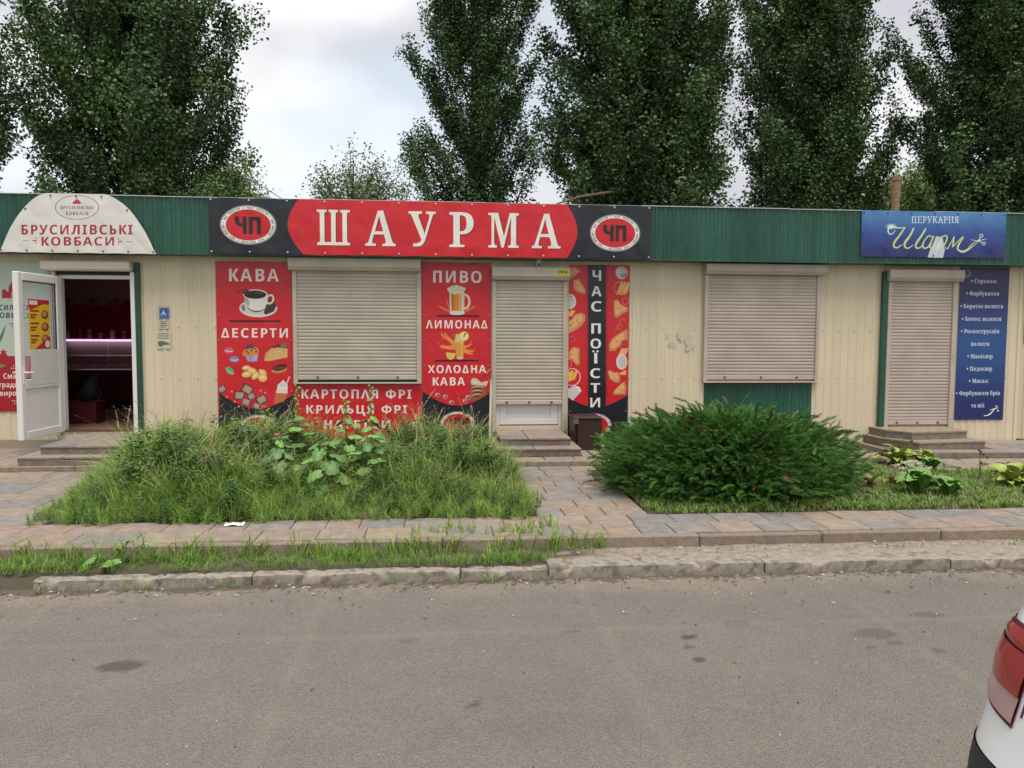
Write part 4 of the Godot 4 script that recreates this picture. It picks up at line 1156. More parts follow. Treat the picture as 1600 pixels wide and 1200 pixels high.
	P.poly([690, 480, 915, 490, 880, 660, 800, 720, 680, 740], Color8(140, 84, 60)); P.poly([690, 470, 720, 430, 770, 440, 830, 490, 930, 470, 900, 540, 700, 520], Color8(206, 190, 172))
	for i in 6: P.brush([700 + (i % 2) * 30, 560 + i * 26, 780, 545 + i * 26, 870 - i * 10, 560 + i * 24], 4, 10, 4, Color8(196, 160, 120) if i % 2 == 0 else Color8(76, 42, 34))
	for q in [[245, 658], [348, 684], [430, 762], [610, 742], [655, 690]]:
		P.oval(q[0], q[1], 36, 30, Color8(190, 140, 130)); P.oval(q[0] + 4, q[1] + 4, 22, 16, Color8(126, 60, 60)); P.oval(q[0] - 12, q[1] - 8, 12, 9, Color8(224, 200, 190))
	for q in [[490, 685], [570, 685], [400, 690]]: P.oval(q[0], q[1], 14, 8, Color8(110, 26, 30))
	logo(P, 512, 1040, 232, 158)
func chas_print(P: Print, red: Color, black: Color, white: Color) -> void:
	var a := [0.008866, 0.000105, -6.223238, 0.00002, -0.008734, 6.095951]
	P.units(a, 885, 405, 8.0)
	var tan1 := Color8(206, 134, 84); var tan2 := Color8(222, 166, 108); var dk := Color8(150, 84, 56)
	var snack := func(q: Array, cx: float, cy: float) -> void:
		var e := []
		for i in range(0, q.size(), 2):
			e.append(cx + (q[i] - cx) * 1.06 + 3); e.append(cy + (q[i + 1] - cy) * 1.06 + 5)
		P.poly(e, dk); P.poly(q, tan1)
		e = []
		for i in range(0, q.size(), 2):
			e.append(cx - 6 + (q[i] - cx) * 0.72); e.append(cy - 6 + (q[i + 1] - cy) * 0.72)
		P.poly(e, tan2)
		for i in 14: P.oval(cx + rr(-0.35, 0.35) * 130, cy + rr(-0.35, 0.35) * 130, rr(4, 9), rr(3, 6), tan1 if i % 2 == 0 else tan1.darkened(0.18))
	snack.call([30, 120, 120, 100, 180, 150, 120, 210, 40, 260], 100, 170)
	snack.call([90, 270, 160, 250, 210, 330, 250, 410, 225, 438, 130, 405, 95, 370], 160, 340)
	P.oval(55, 530, 70, 92, Color8(206, 200, 188)); P.oval(48, 525, 52, 72, Color8(186, 182, 172))
	for i in 4: P.brush([10 + i * 20, 710, 70 + i * 12, 640], 8, 9, 8, Color8(222, 172, 100))
	snack.call([80, 740, 110, 690, 180, 668, 232, 690, 236, 760, 200, 820, 140, 870, 20, 930, 15, 790], 130, 780)
	snack.call([30, 1160, 90, 1090, 165, 1110, 170, 1260, 30, 1260], 100, 1180)
	for q in [[40, 350], [30, 390], [80, 970], [110, 1010], [70, 1030]]: P.brush([q[0] - 20, q[1] + 20, q[0], q[1] - 14, q[0] + 24, q[1] + 16], 3, 4, 3, Color8(196, 96, 80))
	P.oval(690, 170, 76, 80, Color8(196, 188, 176)); P.oval(650, 150, 34, 34, Color8(214, 206, 194)); P.oval(720, 200, 40, 30, Color8(150, 140, 132))
	P.oval(690, 360, 100, 86, Color8(226, 130, 110)); P.oval(690, 360, 90, 76, red)
	for i in 8: P.brush([630 + i * 16, 440 - (i % 2) * 20, 690 + i * 14, 280 + (i % 3) * 16], 8, 9, 8, Color8(222, 164, 62) if i % 2 == 0 else Color8(236, 190, 92))
	snack.call([590, 520, 640, 495, 680, 560, 770, 600, 765, 650, 680, 690, 640, 728, 600, 710], 670, 610)
	P.oval(740, 520, 44, 46, Color8(210, 130, 110)); P.oval(740, 520, 36, 38, red)
	for q in [[670, 830], [700, 760], [650, 880]]: P.brush([q[0] - 40, q[1] + 20, q[0], q[1] - 24, q[0] + 36, q[1] + 16], 4, 6, 4, Color8(190, 110, 80))
	snack.call([760, 870, 770, 1000, 700, 1010, 680, 1080, 600, 1140, 540, 1140, 530, 1060, 580, 980, 650, 930], 640, 1040)
	for i in 4: P.brush([660 + i * 24, 1200, 700 + i * 22, 1110], 9, 10, 9, Color8(226, 178, 110))
	P.units(a, 885, 550, 7.5)
	snack.call([20, 20, 150, 10, 155, 140, 120, 150, 60, 80], 100, 70)
	P.oval(30, 130, 34, 54, Color8(216, 120, 104)); P.oval(28, 130, 28, 48, red)
	P.oval(70, 290, 98, 104, Color8(226, 190, 180)); P.oval(66, 290, 90, 94, red)
	for i in 8: P.brush([-10 + i * 14, 350 - i * 4, 30 + i * 14, 210 + (i % 3) * 14], 8, 9, 8, Color8(216, 158, 66) if i % 2 == 0 else Color8(232, 188, 96))
	P.oval(650, 112, 66, 92, Color8(208, 204, 196)); P.oval(660, 112, 50, 74, Color8(190, 186, 178))
	snack.call([480, 215, 520, 210, 560, 240, 610, 230, 632, 300, 620, 360, 560, 350, 510, 310], 560, 285)
	for i in 3: P.brush([620 + i * 20, 260, 700, 215 + i * 20], 8, 9, 8, Color8(226, 170, 110))
	snack.call([545, 480, 590, 420, 680, 340, 705, 400, 690, 500, 650, 495, 560, 500], 640, 430)
	var pts := [-40, 470]
	for i in 21:
		var t := i / 20.0
		pts.append(-40 + 780 * t); pts.append(470 + 175 * sin(PI * (0.04 + t * 0.92)))
	pts += [760, 1500, -60, 1500]
	P.poly(pts, black)
	P.poly([0, 440, 100, 385, 180, 450, 75, 568, 0, 510], Color8(196, 194, 190)); P.poly([95, 400, 150, 395, 176, 452, 150, 470], Color8(220, 216, 210)); P.brush([140, 400, 180, 380], 4, 4, 4, Color8(60, 40, 40))
	P.units(a, 885, 405, 8.0)
	P.rect(272, -40, 494, 2100, black)
	P.rect(244, 60, 272, 1700, Color8(176, 24, 40)); P.rect(494, 60, 520, 1700, Color8(176, 24, 40))
	var letters := [["Ч", 328, 436, 140, 272], ["А", 314, 440, 338, 462], ["С", 310, 440, 524, 652], ["П", 312, 430, 800, 926], ["О", 302, 434, 990, 1112]]
	for q in letters: P.text(q[0], sans_bold, q[1], q[3], q[2], q[4], white)
	P.units(a, 885, 550, 7.5)
	P.rect(326, 8, 362, 130, white); P.oval(318, -12, 13, 12, white); P.oval(366, -12, 13, 12, white)
	for q in [["С", 280, 398, 188, 302], ["Т", 284, 396, 362, 476], ["И", 280, 396, 535, 648]]: P.text(q[0], sans_bold, q[1], q[3], q[2], q[4], white)
	logo(P, 330, 860, 200, 140)

# ---------------------------------------------------------------- small things on and around the wall
func make_fixtures() -> void:
	var P: Print
	wall_box("shutter_backing", Vector3(-1.895, 0.906, 0.012), Vector3(-0.335, 0.99, 0.020), mat("backing_green", Color(0.012, 0.045, 0.035), 0.6))
	# brown metal box beside the steps
	var bx := thing("metal_box", "rusty brown sheet metal box standing beside the door steps", "box", Vector3(1.92, 0.058, 0.38))
	var br := mat("box_brown", Color(0.055, 0.026, 0.020), 0.5)
	world_tex(br, mottle(61, 256, [[0.02, 0.2], [0.1, 0.15]], Color(0.8, 0.78, 0.76), 0.1), 0.6)
	wall_box("body", Vector3(-0.18, 0.004, -0.24), Vector3(0.13, 0.405, 0.26), br, 0.004, bx)
	wall_box("lid", Vector3(-0.235, 0.408, -0.26), Vector3(0.145, 0.425, 0.275), br, 0.004, bx)
	wall_box("lid_lip", Vector3(-0.235, 0.34, 0.262), Vector3(-0.17, 0.407, 0.275), mat("box_edge", Color(0.16, 0.085, 0.06), 0.6), 0.003, bx)
	wall_box("side_panel", Vector3(-0.215, 0.03, -0.20), Vector3(-0.184, 0.39, 0.22), br, 0.004, bx)
	# pale lath leaning beside the banner
	var pk := MB.new()
	pk.bbox(Vector3(-0.016, 0, -0.008), Vector3(0.016, 0.90, 0.008), 0.002)
	var po := put("lath", pk.mesh(mat("pale_wood", Color(0.50, 0.45, 0.37), 0.8)), null, Vector3(0.628, 0.062, 0.20))
	po.rotation_degrees = Vector3(-11, 0, -2.0)
	tag(po, "pale narrow lath leaning upright between banner and shutter", "lath")
	# camera under the fascia
	var cc := thing("security_camera", "small white dome security camera under the fascia", "camera", Vector3(1.285, 2.54, 0.11))
	var wm := mat("white_plastic", Color.WHITE)
	var s := MB.new(); s.lathe(Vector3.ZERO, [[0.0, -0.012], [0.034, -0.012], [0.034, 0.0], [0.0, 0.0]], 20); put("mount", s.mesh(wm), cc)
	s = MB.new(); s.lathe(Vector3(0, -0.045, 0), [[0.0, -0.036], [0.018, -0.031], [0.031, -0.018], [0.036, 0.0], [0.031, 0.018], [0.018, 0.033]], 20); put("shell", s.mesh(wm), cc)
	s = MB.new(); s.tube([Vector3(0, -0.055, 0.028), Vector3(0, -0.06, 0.044)], [0.017, 0.017], 14); put("lens", s.mesh(mat("lens_black", Color(0.01, 0.01, 0.012), 0.1)), cc)
	# yellow sticker on the shutter box
	P = Print.new(0, 0, 0.14, 0.075, 600, Color8(196, 192, 40)); P.A = [1, 0, 0, 0, -1, 0]
	P.rect(0.015, -0.055, 0.10, -0.045, Color8(60, 60, 30)); P.rect(0.015, -0.038, 0.09, -0.031, Color8(60, 60, 30)); P.rect(0.108, -0.05, 0.126, -0.02, Color8(60, 60, 30))
	flat("sticker", "small yellow sticker on the shutter box", "sticker", 1.535, 1.675, 2.338, 2.413, 0.1575, P.done())
	# notices pasted on the ribs
	P = Print.new(0, 0, 0.14, 0.16, 500, Color8(70, 105, 160)); P.A = [1, 0, 0, 0, -1, 0]
	P.rect(0.0, -0.16, 0.14, -0.14, Color8(190, 176, 120)); P.rect(0.02, -0.12, 0.12, -0.02, Color8(58, 92, 160)); P.poly([0.03, -0.03, 0.07, -0.11, 0.11, -0.03, 0.07, -0.055], Color8(170, 190, 220)); P.rect(0.0, -0.14, 0.018, 0.0, Color8(170, 180, 150))
	flat("pasted_notice", "little blue pasted notice above two white slips on the ribs", "notice", -3.665, -3.525, 1.735, 1.895, 0.0145, P.done())
	P = Print.new(0, 0, 0.13, 0.11, 500, Color8(190, 182, 162)); P.A = [1, 0, 0, 0, -1, 0]
	for i in 4: P.rect(0.02, -0.095 + i * 0.022, 0.11 - (i % 2) * 0.02, -0.085 + i * 0.022, Color8(90, 88, 84))
	flat("pasted_notice", "small pale slip with dark lines between two other notices", "notice", -3.66, -3.53, 1.60, 1.71, 0.0145, P.done())
	P = Print.new(0, 0, 0.175, 0.22, 500, Color8(196, 190, 172)); P.A = [1, 0, 0, 0, -1, 0]
	for i in 4: P.rect(0.02, -0.20 + i * 0.022, 0.155, -0.19 + i * 0.022, Color8(110, 108, 100))
	P.poly([0.015, -0.09, 0.07, -0.10, 0.16, -0.07, 0.165, -0.05, 0.09, -0.045, 0.05, -0.02, 0.02, -0.04], Color8(96, 104, 84))
	flat("pasted_notice", "white pasted leaflet with a dark picture under the pale slip", "notice", -3.69, -3.515, 1.345, 1.565, 0.0145, P.done())
	# scraps of a torn poster
	var tp := thing("torn_poster", "white scraps of a torn poster on the cream ribs", "poster", Vector3(3.25, 1.33, 0.0125))
	for q in [[0.02, 0.19, 0.07], [0.12, 0.13, 0.09], [0.16, 0.18, 0.06], [-0.12, 0.10, 0.05], [-0.06, 0.06, 0.06], [-0.16, 0.20, 0.04], [0.20, 0.07, 0.05], [0.13, 0.03, 0.06], [-0.02, 0.24, 0.035]]:
		var m := MB.new()
		var pl := PackedVector2Array()
		for k in 9:
			var an := TAU * k / 9
			pl.append(Vector2(cos(an) * q[2] * rr(0.4, 1.0) * 0.7, sin(an) * q[2] * rr(0.4, 1.1)))
		var ix := Geometry2D.triangulate_polygon(pl)
		for i in range(0, ix.size(), 3):
			m.tri(Vector3(pl[ix[i]].x, pl[ix[i]].y, 0), Vector3(pl[ix[i + 1]].x, pl[ix[i + 1]].y, 0), Vector3(pl[ix[i + 2]].x, pl[ix[i + 2]].y, 0))
		put("scrap", m.mesh(mat("scrap_paper", Color(0.50, 0.47, 0.40), 0.85)), tp, Vector3(q[0], q[1], rr(0.0, 0.002)))
	# posters taped to the open leaf
	var leaf := Transform3D(Basis(Vector3.UP, deg_to_rad(-94.5)), Vector3(-4.865, 0.275, 0.07))
	P = Print.new(0, 0, 0.42, 0.60, 420, Color8(222, 176, 34)); P.A = [1, 0, 0, 0, -1, 0]
	P.rect(0, -0.60, 0.42, -0.545, Color8(186, 34, 36)); P.poly([0, -0.55, 0.30, -0.55, 0.04, -0.47, 0, -0.50], Color8(186, 34, 36)); P.rect(0.02, -0.585, 0.18, -0.535, Color8(226, 214, 206))
	for i in 3:
		var y := -0.42 + i * 0.15
		P.oval(0.32, y, 0.075, 0.055, Color8(120, 52, 30)); P.oval(0.31, y - 0.01, 0.05, 0.035, Color8(196, 128, 90))
		P.rect(0.03, y - 0.05, 0.20, y - 0.03, Color8(90, 50, 30)); P.rect(0.03, y - 0.005, 0.16, y + 0.02, Color8(180, 50, 36)); P.rect(0.03, y + 0.03, 0.12, y + 0.05, Color8(90, 60, 30))
	P.poly([0.10, 0, 0.42, -0.16, 0.42, 0], Color8(186, 34, 36)); P.oval(0.36, -0.06, 0.05, 0.045, Color8(226, 214, 200))
	var o := flat("door_poster", "yellow and red offer poster taped inside the open door's glass", "poster", 0, 0.42, 0, 0.60, 0, P.done())
	o.transform = leaf * Transform3D(Basis(Vector3.UP, PI), Vector3(0.64, 1.07, -0.0125))
	P = Print.new(0, 0, 0.58, 0.42, 200, Color8(206, 205, 202)); P.A = [1, 0, 0, 0, -1, 0]
	for i in 9: P.rect(0.05, -0.38 + i * 0.04, 0.50 - (i * 7 % 5) * 0.03, -0.375 + i * 0.04, Color8(186, 186, 186))
	o = flat("door_notice", "plain white paper sheet taped below the yellow poster", "notice", 0, 0.58, 0, 0.42, 0, P.done())
	o.transform = leaf * Transform3D(Basis(Vector3.UP, PI), Vector3(0.675, 0.645, -0.0385))
	# flue behind the fascia
	var fl := thing("flue_pipe", "short rust streaked metal flue pipe rising behind the blue banner", "pipe", Vector3(7.24, 2.68, -1.5))
	var fm := mat("flue", Color(0.42, 0.30, 0.22), 0.7)
	world_tex(fm, mottle(71, 256, [[0.03, 0.25], [0.12, 0.2]], Color(0.8, 0.72, 0.66), 0.1), 0.4)
	s = MB.new(); s.tube([Vector3(0, 0, 0), Vector3(-0.005, 1.40, 0)], [0.062, 0.062], 18); put("pipe", s.mesh(fm), fl)
	s = MB.new(); s.lathe(Vector3(-0.005, 1.34, 0), [[0.064, 0.0], [0.072, 0.01], [0.072, 0.075], [0.056, 0.075], [0.056, 0.0]], 18); put("collar", s.mesh(fm), fl)
	s = MB.new(); s.lathe(Vector3(0, 0, 0), [[0.10, 0.0], [0.10, 0.02], [0.063, 0.06]], 18); put("flashing", s.mesh(mat("cap_metal", Color.WHITE)), fl)
	# litter
	s = MB.new()
	s.grid(8, 6, func(u: float, w: float) -> Vector3: return Vector3((u - 0.5) * 0.15, 0.015 + 0.02 * absf(wob.get_noise_2d(u * 6.0, w * 5.0)) * 2.0, (w - 0.5) * 0.06))
	var tis := put("paper_tissue", s.mesh(mat("tissue", Color(0.75, 0.75, 0.74), 0.9)), null, Vector3(-1.67, -0.012, 4.08))
	tag(tis, "crumpled white paper tissue on the pavers below the weeds", "litter")
	# next kiosk along the row, seen past the corner
	var nk := thing("neighbouring_kiosk", "further cream kiosk past the corner with a white notice", "kiosk", Vector3(11.0, -0.1, -1.2))
	var cream := mat("cream_sheet", Color.WHITE)
	var cs := MB.new(); corr(cs, -1.75, 2.5, 0.0, 2.6, 0.0, 0.115, 0.010); put("wall_panel", cs.mesh(cream), nk)
	wall_box("end_wall", Vector3(-1.78, 0, -3.0), Vector3(-1.75, 2.6, 0.01), cream, 0.0, nk)
	wall_box("core", Vector3(-1.748, 0, -3.0), Vector3(2.5, 2.6, -0.004), mat("wall_core", Color.WHITE), 0.0, nk)
	cs = MB.new(); corr(cs, -1.9, 2.6, 2.56, 3.2, 0.25, 0.115, 0.012); put("fascia_panel", cs.mesh(mat("green_sheet", Color.WHITE)), nk)
	wall_box("roof", Vector3(-1.9, 2.602, -3.1), Vector3(2.6, 2.7, 0.246), mat("roof_felt", Color.WHITE), 0.0, nk)
	P = Print.new(0, 0, 0.6, 0.9, 200, Color8(206, 206, 204)); P.A = [1, 0, 0, 0, -1, 0]
	for i in 7: P.rect(0.06, -0.82 + i * 0.11, 0.5, -0.78 + i * 0.11, Color8(120, 120, 124))
	flat("wall_notice", "white printed notice on the further kiosk past the corner", "notice", 9.30, 9.9, 1.45, 2.30, -1.185, P.done())
func flat(called: String, label: String, category: String, x0: float, x1: float, y0: float, y1: float, z: float, tex: Texture2D) -> MeshInstance3D:
	var m := StandardMaterial3D.new()
	m.albedo_texture = tex; m.roughness = 0.7; m.cull_mode = BaseMaterial3D.CULL_DISABLED
	var b := MB.new()
	var sd := x0 * 9.0 + y0
	b.grid(8, 8, func(u: float, w: float) -> Vector3: return Vector3(u * (x1 - x0), w * (y1 - y0), 0.0015 * wob.get_noise_2d(u * 2.0 + sd, w * 2.0)))
	var o := put(called, b.mesh(m), null, Vector3(x0, y0, z))
	tag(o, label, category)
	return o

# ---------------------------------------------------------------- trees
func leaf_mat(key: String, rough := 0.55) -> StandardMaterial3D:
	var m := vmat(key, rough)
	m.backlight_enabled = true
	m.backlight = Color(0.10, 0.14, 0.04)
	return m
func cluster(sd: int, count: int, spread: float, size: float, m: Material) -> ArrayMesh:
	# a spray of folded pointed leaves
	var r := RandomNumberGenerator.new(); r.seed = sd
	var b := MB.new()
	for i in count:
		var p := Vector3(r.randfn(), r.randfn(), r.randfn()).normalized() * pow(r.randf(), 0.45) * spread * Vector3(0.85, 1.1, 0.85)
		var d := Vector3(r.randfn(), r.randf_range(-1.3, 0.5), r.randfn()).normalized()
		var s := d.cross(Vector3(r.randfn(), r.randfn(), r.randfn())).normalized()
		var n := s.cross(d)
		var l := size * r.randf_range(0.7, 1.25)
		b.col = Color(1, 1, 1) * r.randf_range(0.72, 1.25)
		var tip := p + d * l
		var mid := p + d * l * 0.38
		var lift := n * l * 0.12
		b.tri(p, mid + s * l * 0.42 + lift, tip); b.tri(p, tip, mid - s * l * 0.42 + lift)
	return b.mesh(m)
func make_poplars() -> void:
	var lm := leaf_mat("poplar_leaf", 0.6)
	var cl := []
	for i in 3: cl.append(cluster(100 + i, 24, 0.26, 0.084, lm))
	var bark := mat("poplar_bark", Color(0.075, 0.065, 0.052), 0.95)
	world_tex(bark, mottle(44, 256, [[0.02, 0.2], [0.1, 0.2]], Color(0.8, 0.8, 0.8), 0.1, 0.2), 1.1)
	# base, height, half width, density, label
	var list := [
		[Vector3(-12.6, -0.2, -10.0), 16.5, 2.1, 0.8, "poplar beyond the roof end by the open shop"],
		[Vector3(-7.25, -0.2, -9.0), 17.0, 2.5, 1.15, "loose leafed poplar behind the white half round banner"],
		[Vector3(0.98, -0.2, -12.0), 18.0, 1.95, 0.65, "slim see-through poplar with a bare dark trunk above the red banner"],
		[Vector3(4.75, -0.2, -8.0), 17.0, 2.38, 1.4, "broad dense poplar behind the middle of the roof"],
		[Vector3(10.35, -0.2, -11.0), 17.5, 2.15, 1.15, "dark poplar between the green apron and the flue pipe"],
		[Vector3(14.45, -0.2, -8.8), 17.0, 2.55, 1.3, "dense dark poplar behind the blue banner"]]
	for q in list.size():
		poplar(list[q], cl[q % 3], bark, 900 + q * 17)
func poplar(q: Array, leaf: Mesh, bark: Material, sd: int) -> void:
	var r := RandomNumberGenerator.new(); r.seed = sd
	var t := thing("poplar_tree", q[4], "tree", q[0], 0, "poplars behind the kiosks")
	var H: float = q[1]; var R: float = q[2]
	var tb := MB.new()
	var pts := []; var rad := []
	for i in 15:
		var f := i / 14.0
		pts.append(Vector3(sin(f * 3.0 + sd) * 0.12 * f, f * H * 0.96, cos(f * 2.3 + sd) * 0.12 * f)); rad.append(lerpf(0.26, 0.02, pow(f, 0.8)) * (1.25 if i == 0 else 1.0))
	tb.tube(pts, rad, 10)
	put("trunk", tb.mesh(bark), t)
	var reach := func(y: float) -> float:
		var f := y / H
		return R * (smoothstep(-0.36, 0.38, f) * (1.0 - 0.25 * smoothstep(0.45, 0.8, f)) * pow(1.0 - smoothstep(0.72, 1.02, f), 0.7) + 0.02)
	var lb := MB.new()
	var xf := []; var cols := []
	var nl := int(150 * q[3])
	for i in nl:
		var f := pow((i + 0.5) / nl, 0.85)
		var y0 := lerpf(0.05, 0.86, f) * H
		var an := i * 2.39996 + r.randf_range(-0.4, 0.4)
		var L := r.randf_range(2.2, 4.2) * (1.0 - 0.45 * f)
		var out: float = reach.call(min(y0 + L * 0.75, H)) * r.randf_range(0.42, 1.02)
		var dir := Vector3(cos(an), 0, sin(an))
		var side := Vector3(-sin(an), 0, cos(an)) * r.randf_range(-0.5, 0.5)
		var lp := []; var lr := []
		for k in 6:
			var s := k / 5.0
			lp.append(Vector3(0, y0 + L * pow(s, 1.2), 0) + dir * out * pow(s, 0.72) + side * s * s); lr.append(lerpf(0.05 * (1.2 - f), 0.008, s))
		lb.tube(lp, lr, 5, false)
		var limb_tone := r.randf_range(0.62, 1.4)
		# twigs turn up along the limb, each carrying a tight run of leaves
		for k in int(9 * (0.7 + 0.3 * L / 3.0)):
			var s := pow((k + r.randf()) / 9.0, 0.7) * 0.98
			if s > 1.0: continue
			var w: float = s * 5.0
			var a: int = min(int(w), 4)
			var at: Vector3 = lp[a].lerp(lp[a + 1], w - a)
			var ta := an + r.randf_range(-1.5, 1.5)
			var td := Vector3(cos(ta) * 0.62, r.randf_range(0.3, 1.15), sin(ta) * 0.62).normalized()
			var tl := r.randf_range(0.35, 0.95) * (0.6 + 0.5 * (1.0 - absf(s - 0.5)))
			lb.tube([at, at + td * tl], [0.010, 0.003], 3, false)
			var bright := limb_tone * r.randf_range(0.85, 1.15)
			for j in 7:
				var f2 := (j + r.randf()) / 7.0
				var p2 := at + td * tl * f2 + Vector3(r.randf_range(-1, 1), r.randf_range(-1, 1), r.randf_range(-1, 1)) * 0.14
				var bs := Basis(Vector3.UP, r.randf() * TAU).rotated(Vector3(r.randfn(), r.randfn() * 0.3, r.randfn()).normalized(), r.randf_range(0.0, 0.9)).scaled(Vector3.ONE * r.randf_range(0.7, 1.15))
				xf.append(Transform3D(bs, p2))
				cols.append(Color(0.045, 0.100, 0.030).lerp(Color(0.090, 0.155, 0.042), r.randf()) * bright * r.randf_range(0.8, 1.2))
	put("limbs", lb.mesh(bark), t)
	if sd == 900 + 3 * 17:   # bare broken limb reaching over the roof
		var bb := MB.new()
		bb.tube([Vector3(-0.15, 5.2, 0.2), Vector3(-1.1, 4.86, 1.6), Vector3(-2.0, 4.5, 3.0), Vector3(-2.6, 4.2, 3.9)], [0.04, 0.032, 0.024, 0.016], 7)
		put("bare_limb", bb.mesh(mat("dead_wood", Color(0.14, 0.09, 0.06), 0.9)), t)
	many("crown", leaf, xf, cols, t).set_meta("kind", "stuff")
func make_far() -> void:
	var lm := leaf_mat("far_leaf", 0.5)
	var cl := cluster(7, 14, 0.62, 0.17, lm)
	var bark := mat("far_bark", Color(0.07, 0.06, 0.05), 0.95)
	# base, trunk height, crown centre height, radii, clumps, colour, label
	var list := [
		[Vector3(-5.6, -0.2, -40.0), 10.2, Vector3(4.0, 3.6, 3.2), 520, Color(0.14, 0.18, 0.075), "airy rounded tree far behind the red banner"],
		[Vector3(-13.6, -0.2, -38.0), 9.7, Vector3(3.4, 3.4, 2.6), 950, Color(0.17, 0.24, 0.06), "light green tree far behind the black banner end and lamp post"],
		[Vector3(-1.6, -0.2, -40.0), 8.7, Vector3(2.2, 2.2, 2.0), 420, Color(0.11, 0.15, 0.055), "low bushy tree far off beside the airy rounded one"],
		[Vector3(27.6, -0.2, -34.0), 8.7, Vector3(4.2, 4.5, 3.5), 1900, Color(0.16, 0.25, 0.06), "bright green tree far off behind the flue pipe"]]
	for i in list.size():
		var q: Array = list[i]
		var r := RandomNumberGenerator.new(); r.seed = 300 + i
		var t := thing("broadleaf_tree", q[5], "tree", q[0], 0, "trees far behind the kiosks")
		var b := MB.new()
		b.tube([Vector3.ZERO, Vector3(0.1, q[1] * 0.5, 0), Vector3(-0.1, q[1], 0.1), Vector3(0, q[1] + q[2].y * 0.6, 0)], [0.28, 0.2, 0.13, 0.03], 8)
		put("trunk", b.mesh(bark), t)
		b = MB.new()
		var xf := []; var cols := []
		var tips := []
		for k in 46:
			var d := Vector3(r.randfn(), r.randf_range(-0.5, 1.6), r.randfn()).normalized()
			var e: Vector3 = Vector3(0, q[1], 0) + d * q[2] * r.randf_range(0.55, 1.0)
			var s0 := Vector3(0, q[1] - q[2].y * r.randf_range(0.1, 0.7), 0)
			b.tube([s0, s0.lerp(e, 0.5) + Vector3(0, -0.25, 0), e], [0.07, 0.045, 0.012], 5, false)
			tips.append([s0, e])
		put("limbs", b.mesh(bark), t)
		for k in q[3]:
			var tp: Array = tips[r.randi() % tips.size()]
			var at: Vector3 = tp[0].lerp(tp[1], pow(r.randf(), 0.45)) + Vector3(r.randfn(), r.randfn(), r.randfn()) * 0.42
			xf.append(Transform3D(Basis(Vector3(r.randfn(), r.randfn(), r.randfn()).normalized(), r.randf() * TAU).scaled(Vector3.ONE * r.randf_range(0.7, 1.2)), at))
			cols.append(q[4] * r.randf_range(0.7, 1.3))
		many("crown", cl, xf, cols, t).set_meta("kind", "stuff")
	var lp := thing("lamp_post", "thin far lamp post with a flat head and a stay wire", "lamp post", Vector3(-10.9, -0.2, -30.0))
	var grey := mat("post_grey", Color(0.16, 0.16, 0.16), 0.6)
	var s := MB.new(); s.tube([Vector3.ZERO, Vector3(0, 10.2, 0)], [0.09, 0.055], 8); put("pole", s.mesh(grey), lp)
	s = MB.new(); s.bbox(Vector3(-0.28, 10.18, -0.1), Vector3(0.24, 10.34, 0.14), 0.03); put("lamp_head", s.mesh(grey), lp)
	s = MB.new(); s.tube([Vector3(0.02, 10.05, 0), Vector3(1.35, 9.45, 0), Vector3(3.4, 8.2, 0), Vector3(9.0, 4.8, 0)], [0.02, 0.02, 0.02, 0.02], 5); put("stay_wire", s.mesh(grey), lp)

# ---------------------------------------------------------------- grass and weeds
func tuft(sd: int, count: int, h: float, w: float, lean: float, spread: float, m: Material, tone: Array) -> ArrayMesh:
	var r := RandomNumberGenerator.new(); r.seed = sd
	var b := MB.new()
	for i in count:
		var an := r.randf() * TAU
		var d := Vector3(cos(an), 0, sin(an)); var s := Vector3(-sin(an), 0, cos(an))
		var p := Vector3(r.randfn(), 0, r.randfn()) * spread
		var l := h * r.randf_range(0.55, 1.1); var le := lean * r.randf_range(0.25, 1.4)
		var ww := w * r.randf_range(0.6, 1.2)
		b.col = tone[0].lerp(tone[1], r.randf()) * r.randf_range(0.8, 1.2)
		var pt := []
		for k in 4:
			var f := k / 3.0
			pt.append(p + Vector3(0, l * (f - 0.28 * le * f * f), 0) + d * l * le * f * f)
		var hw := [ww, ww * 0.85, ww * 0.55]
		for k in 2: b.quad(pt[k] - s * hw[k], pt[k] + s * hw[k], pt[k + 1] + s * hw[k + 1], pt[k + 1] - s * hw[k + 1])
		b.tri(pt[2] - s * hw[2], pt[2] + s * hw[2], pt[3])
	return b.mesh(m)
func seed_stalk(sd: int, h: float, m: Material) -> ArrayMesh:
	var r := RandomNumberGenerator.new(); r.seed = sd
	var b := MB.new()
	for i in 3:
		var an := r.randf() * TAU; var le := r.randf_range(0.15, 0.5); var l := h * r.randf_range(0.75, 1.1)
		var d := Vector3(cos(an), 0, sin(an)); var s := Vector3(-sin(an), 0, cos(an))
		var at := func(f: float) -> Vector3: return Vector3(d.x * 0.02, 0, d.z * 0.02) + Vector3(0, l * (f - 0.2 * le * f * f * f), 0) + d * l * le * f * f * f
		b.col = Color(0.23, 0.21, 0.09) * r.randf_range(0.8, 1.2)
		for k in 4:
			var p: Vector3 = at.call(k / 4.0); var q: Vector3 = at.call((k + 1) / 4.0)
			b.quad(p - s * 0.0014, p + s * 0.0014, q + s * 0.0012, q - s * 0.0012)
		b.col = Color(0.42, 0.34, 0.19) * r.randf_range(0.75, 1.2)
		for k in 14:
			var f := 0.76 + 0.24 * k / 13.0
			var p: Vector3 = at.call(f); var q: Vector3 = p + (at.call(f + 0.05) - p).normalized() * 0.022 + Vector3(r.randfn(), r.randfn(), r.randfn()) * 0.009
			b.tri(p, p.lerp(q, 0.5) + s * 0.003 + d * 0.002, q); b.tri(p, q, p.lerp(q, 0.5) - s * 0.003)
	return b.mesh(m)
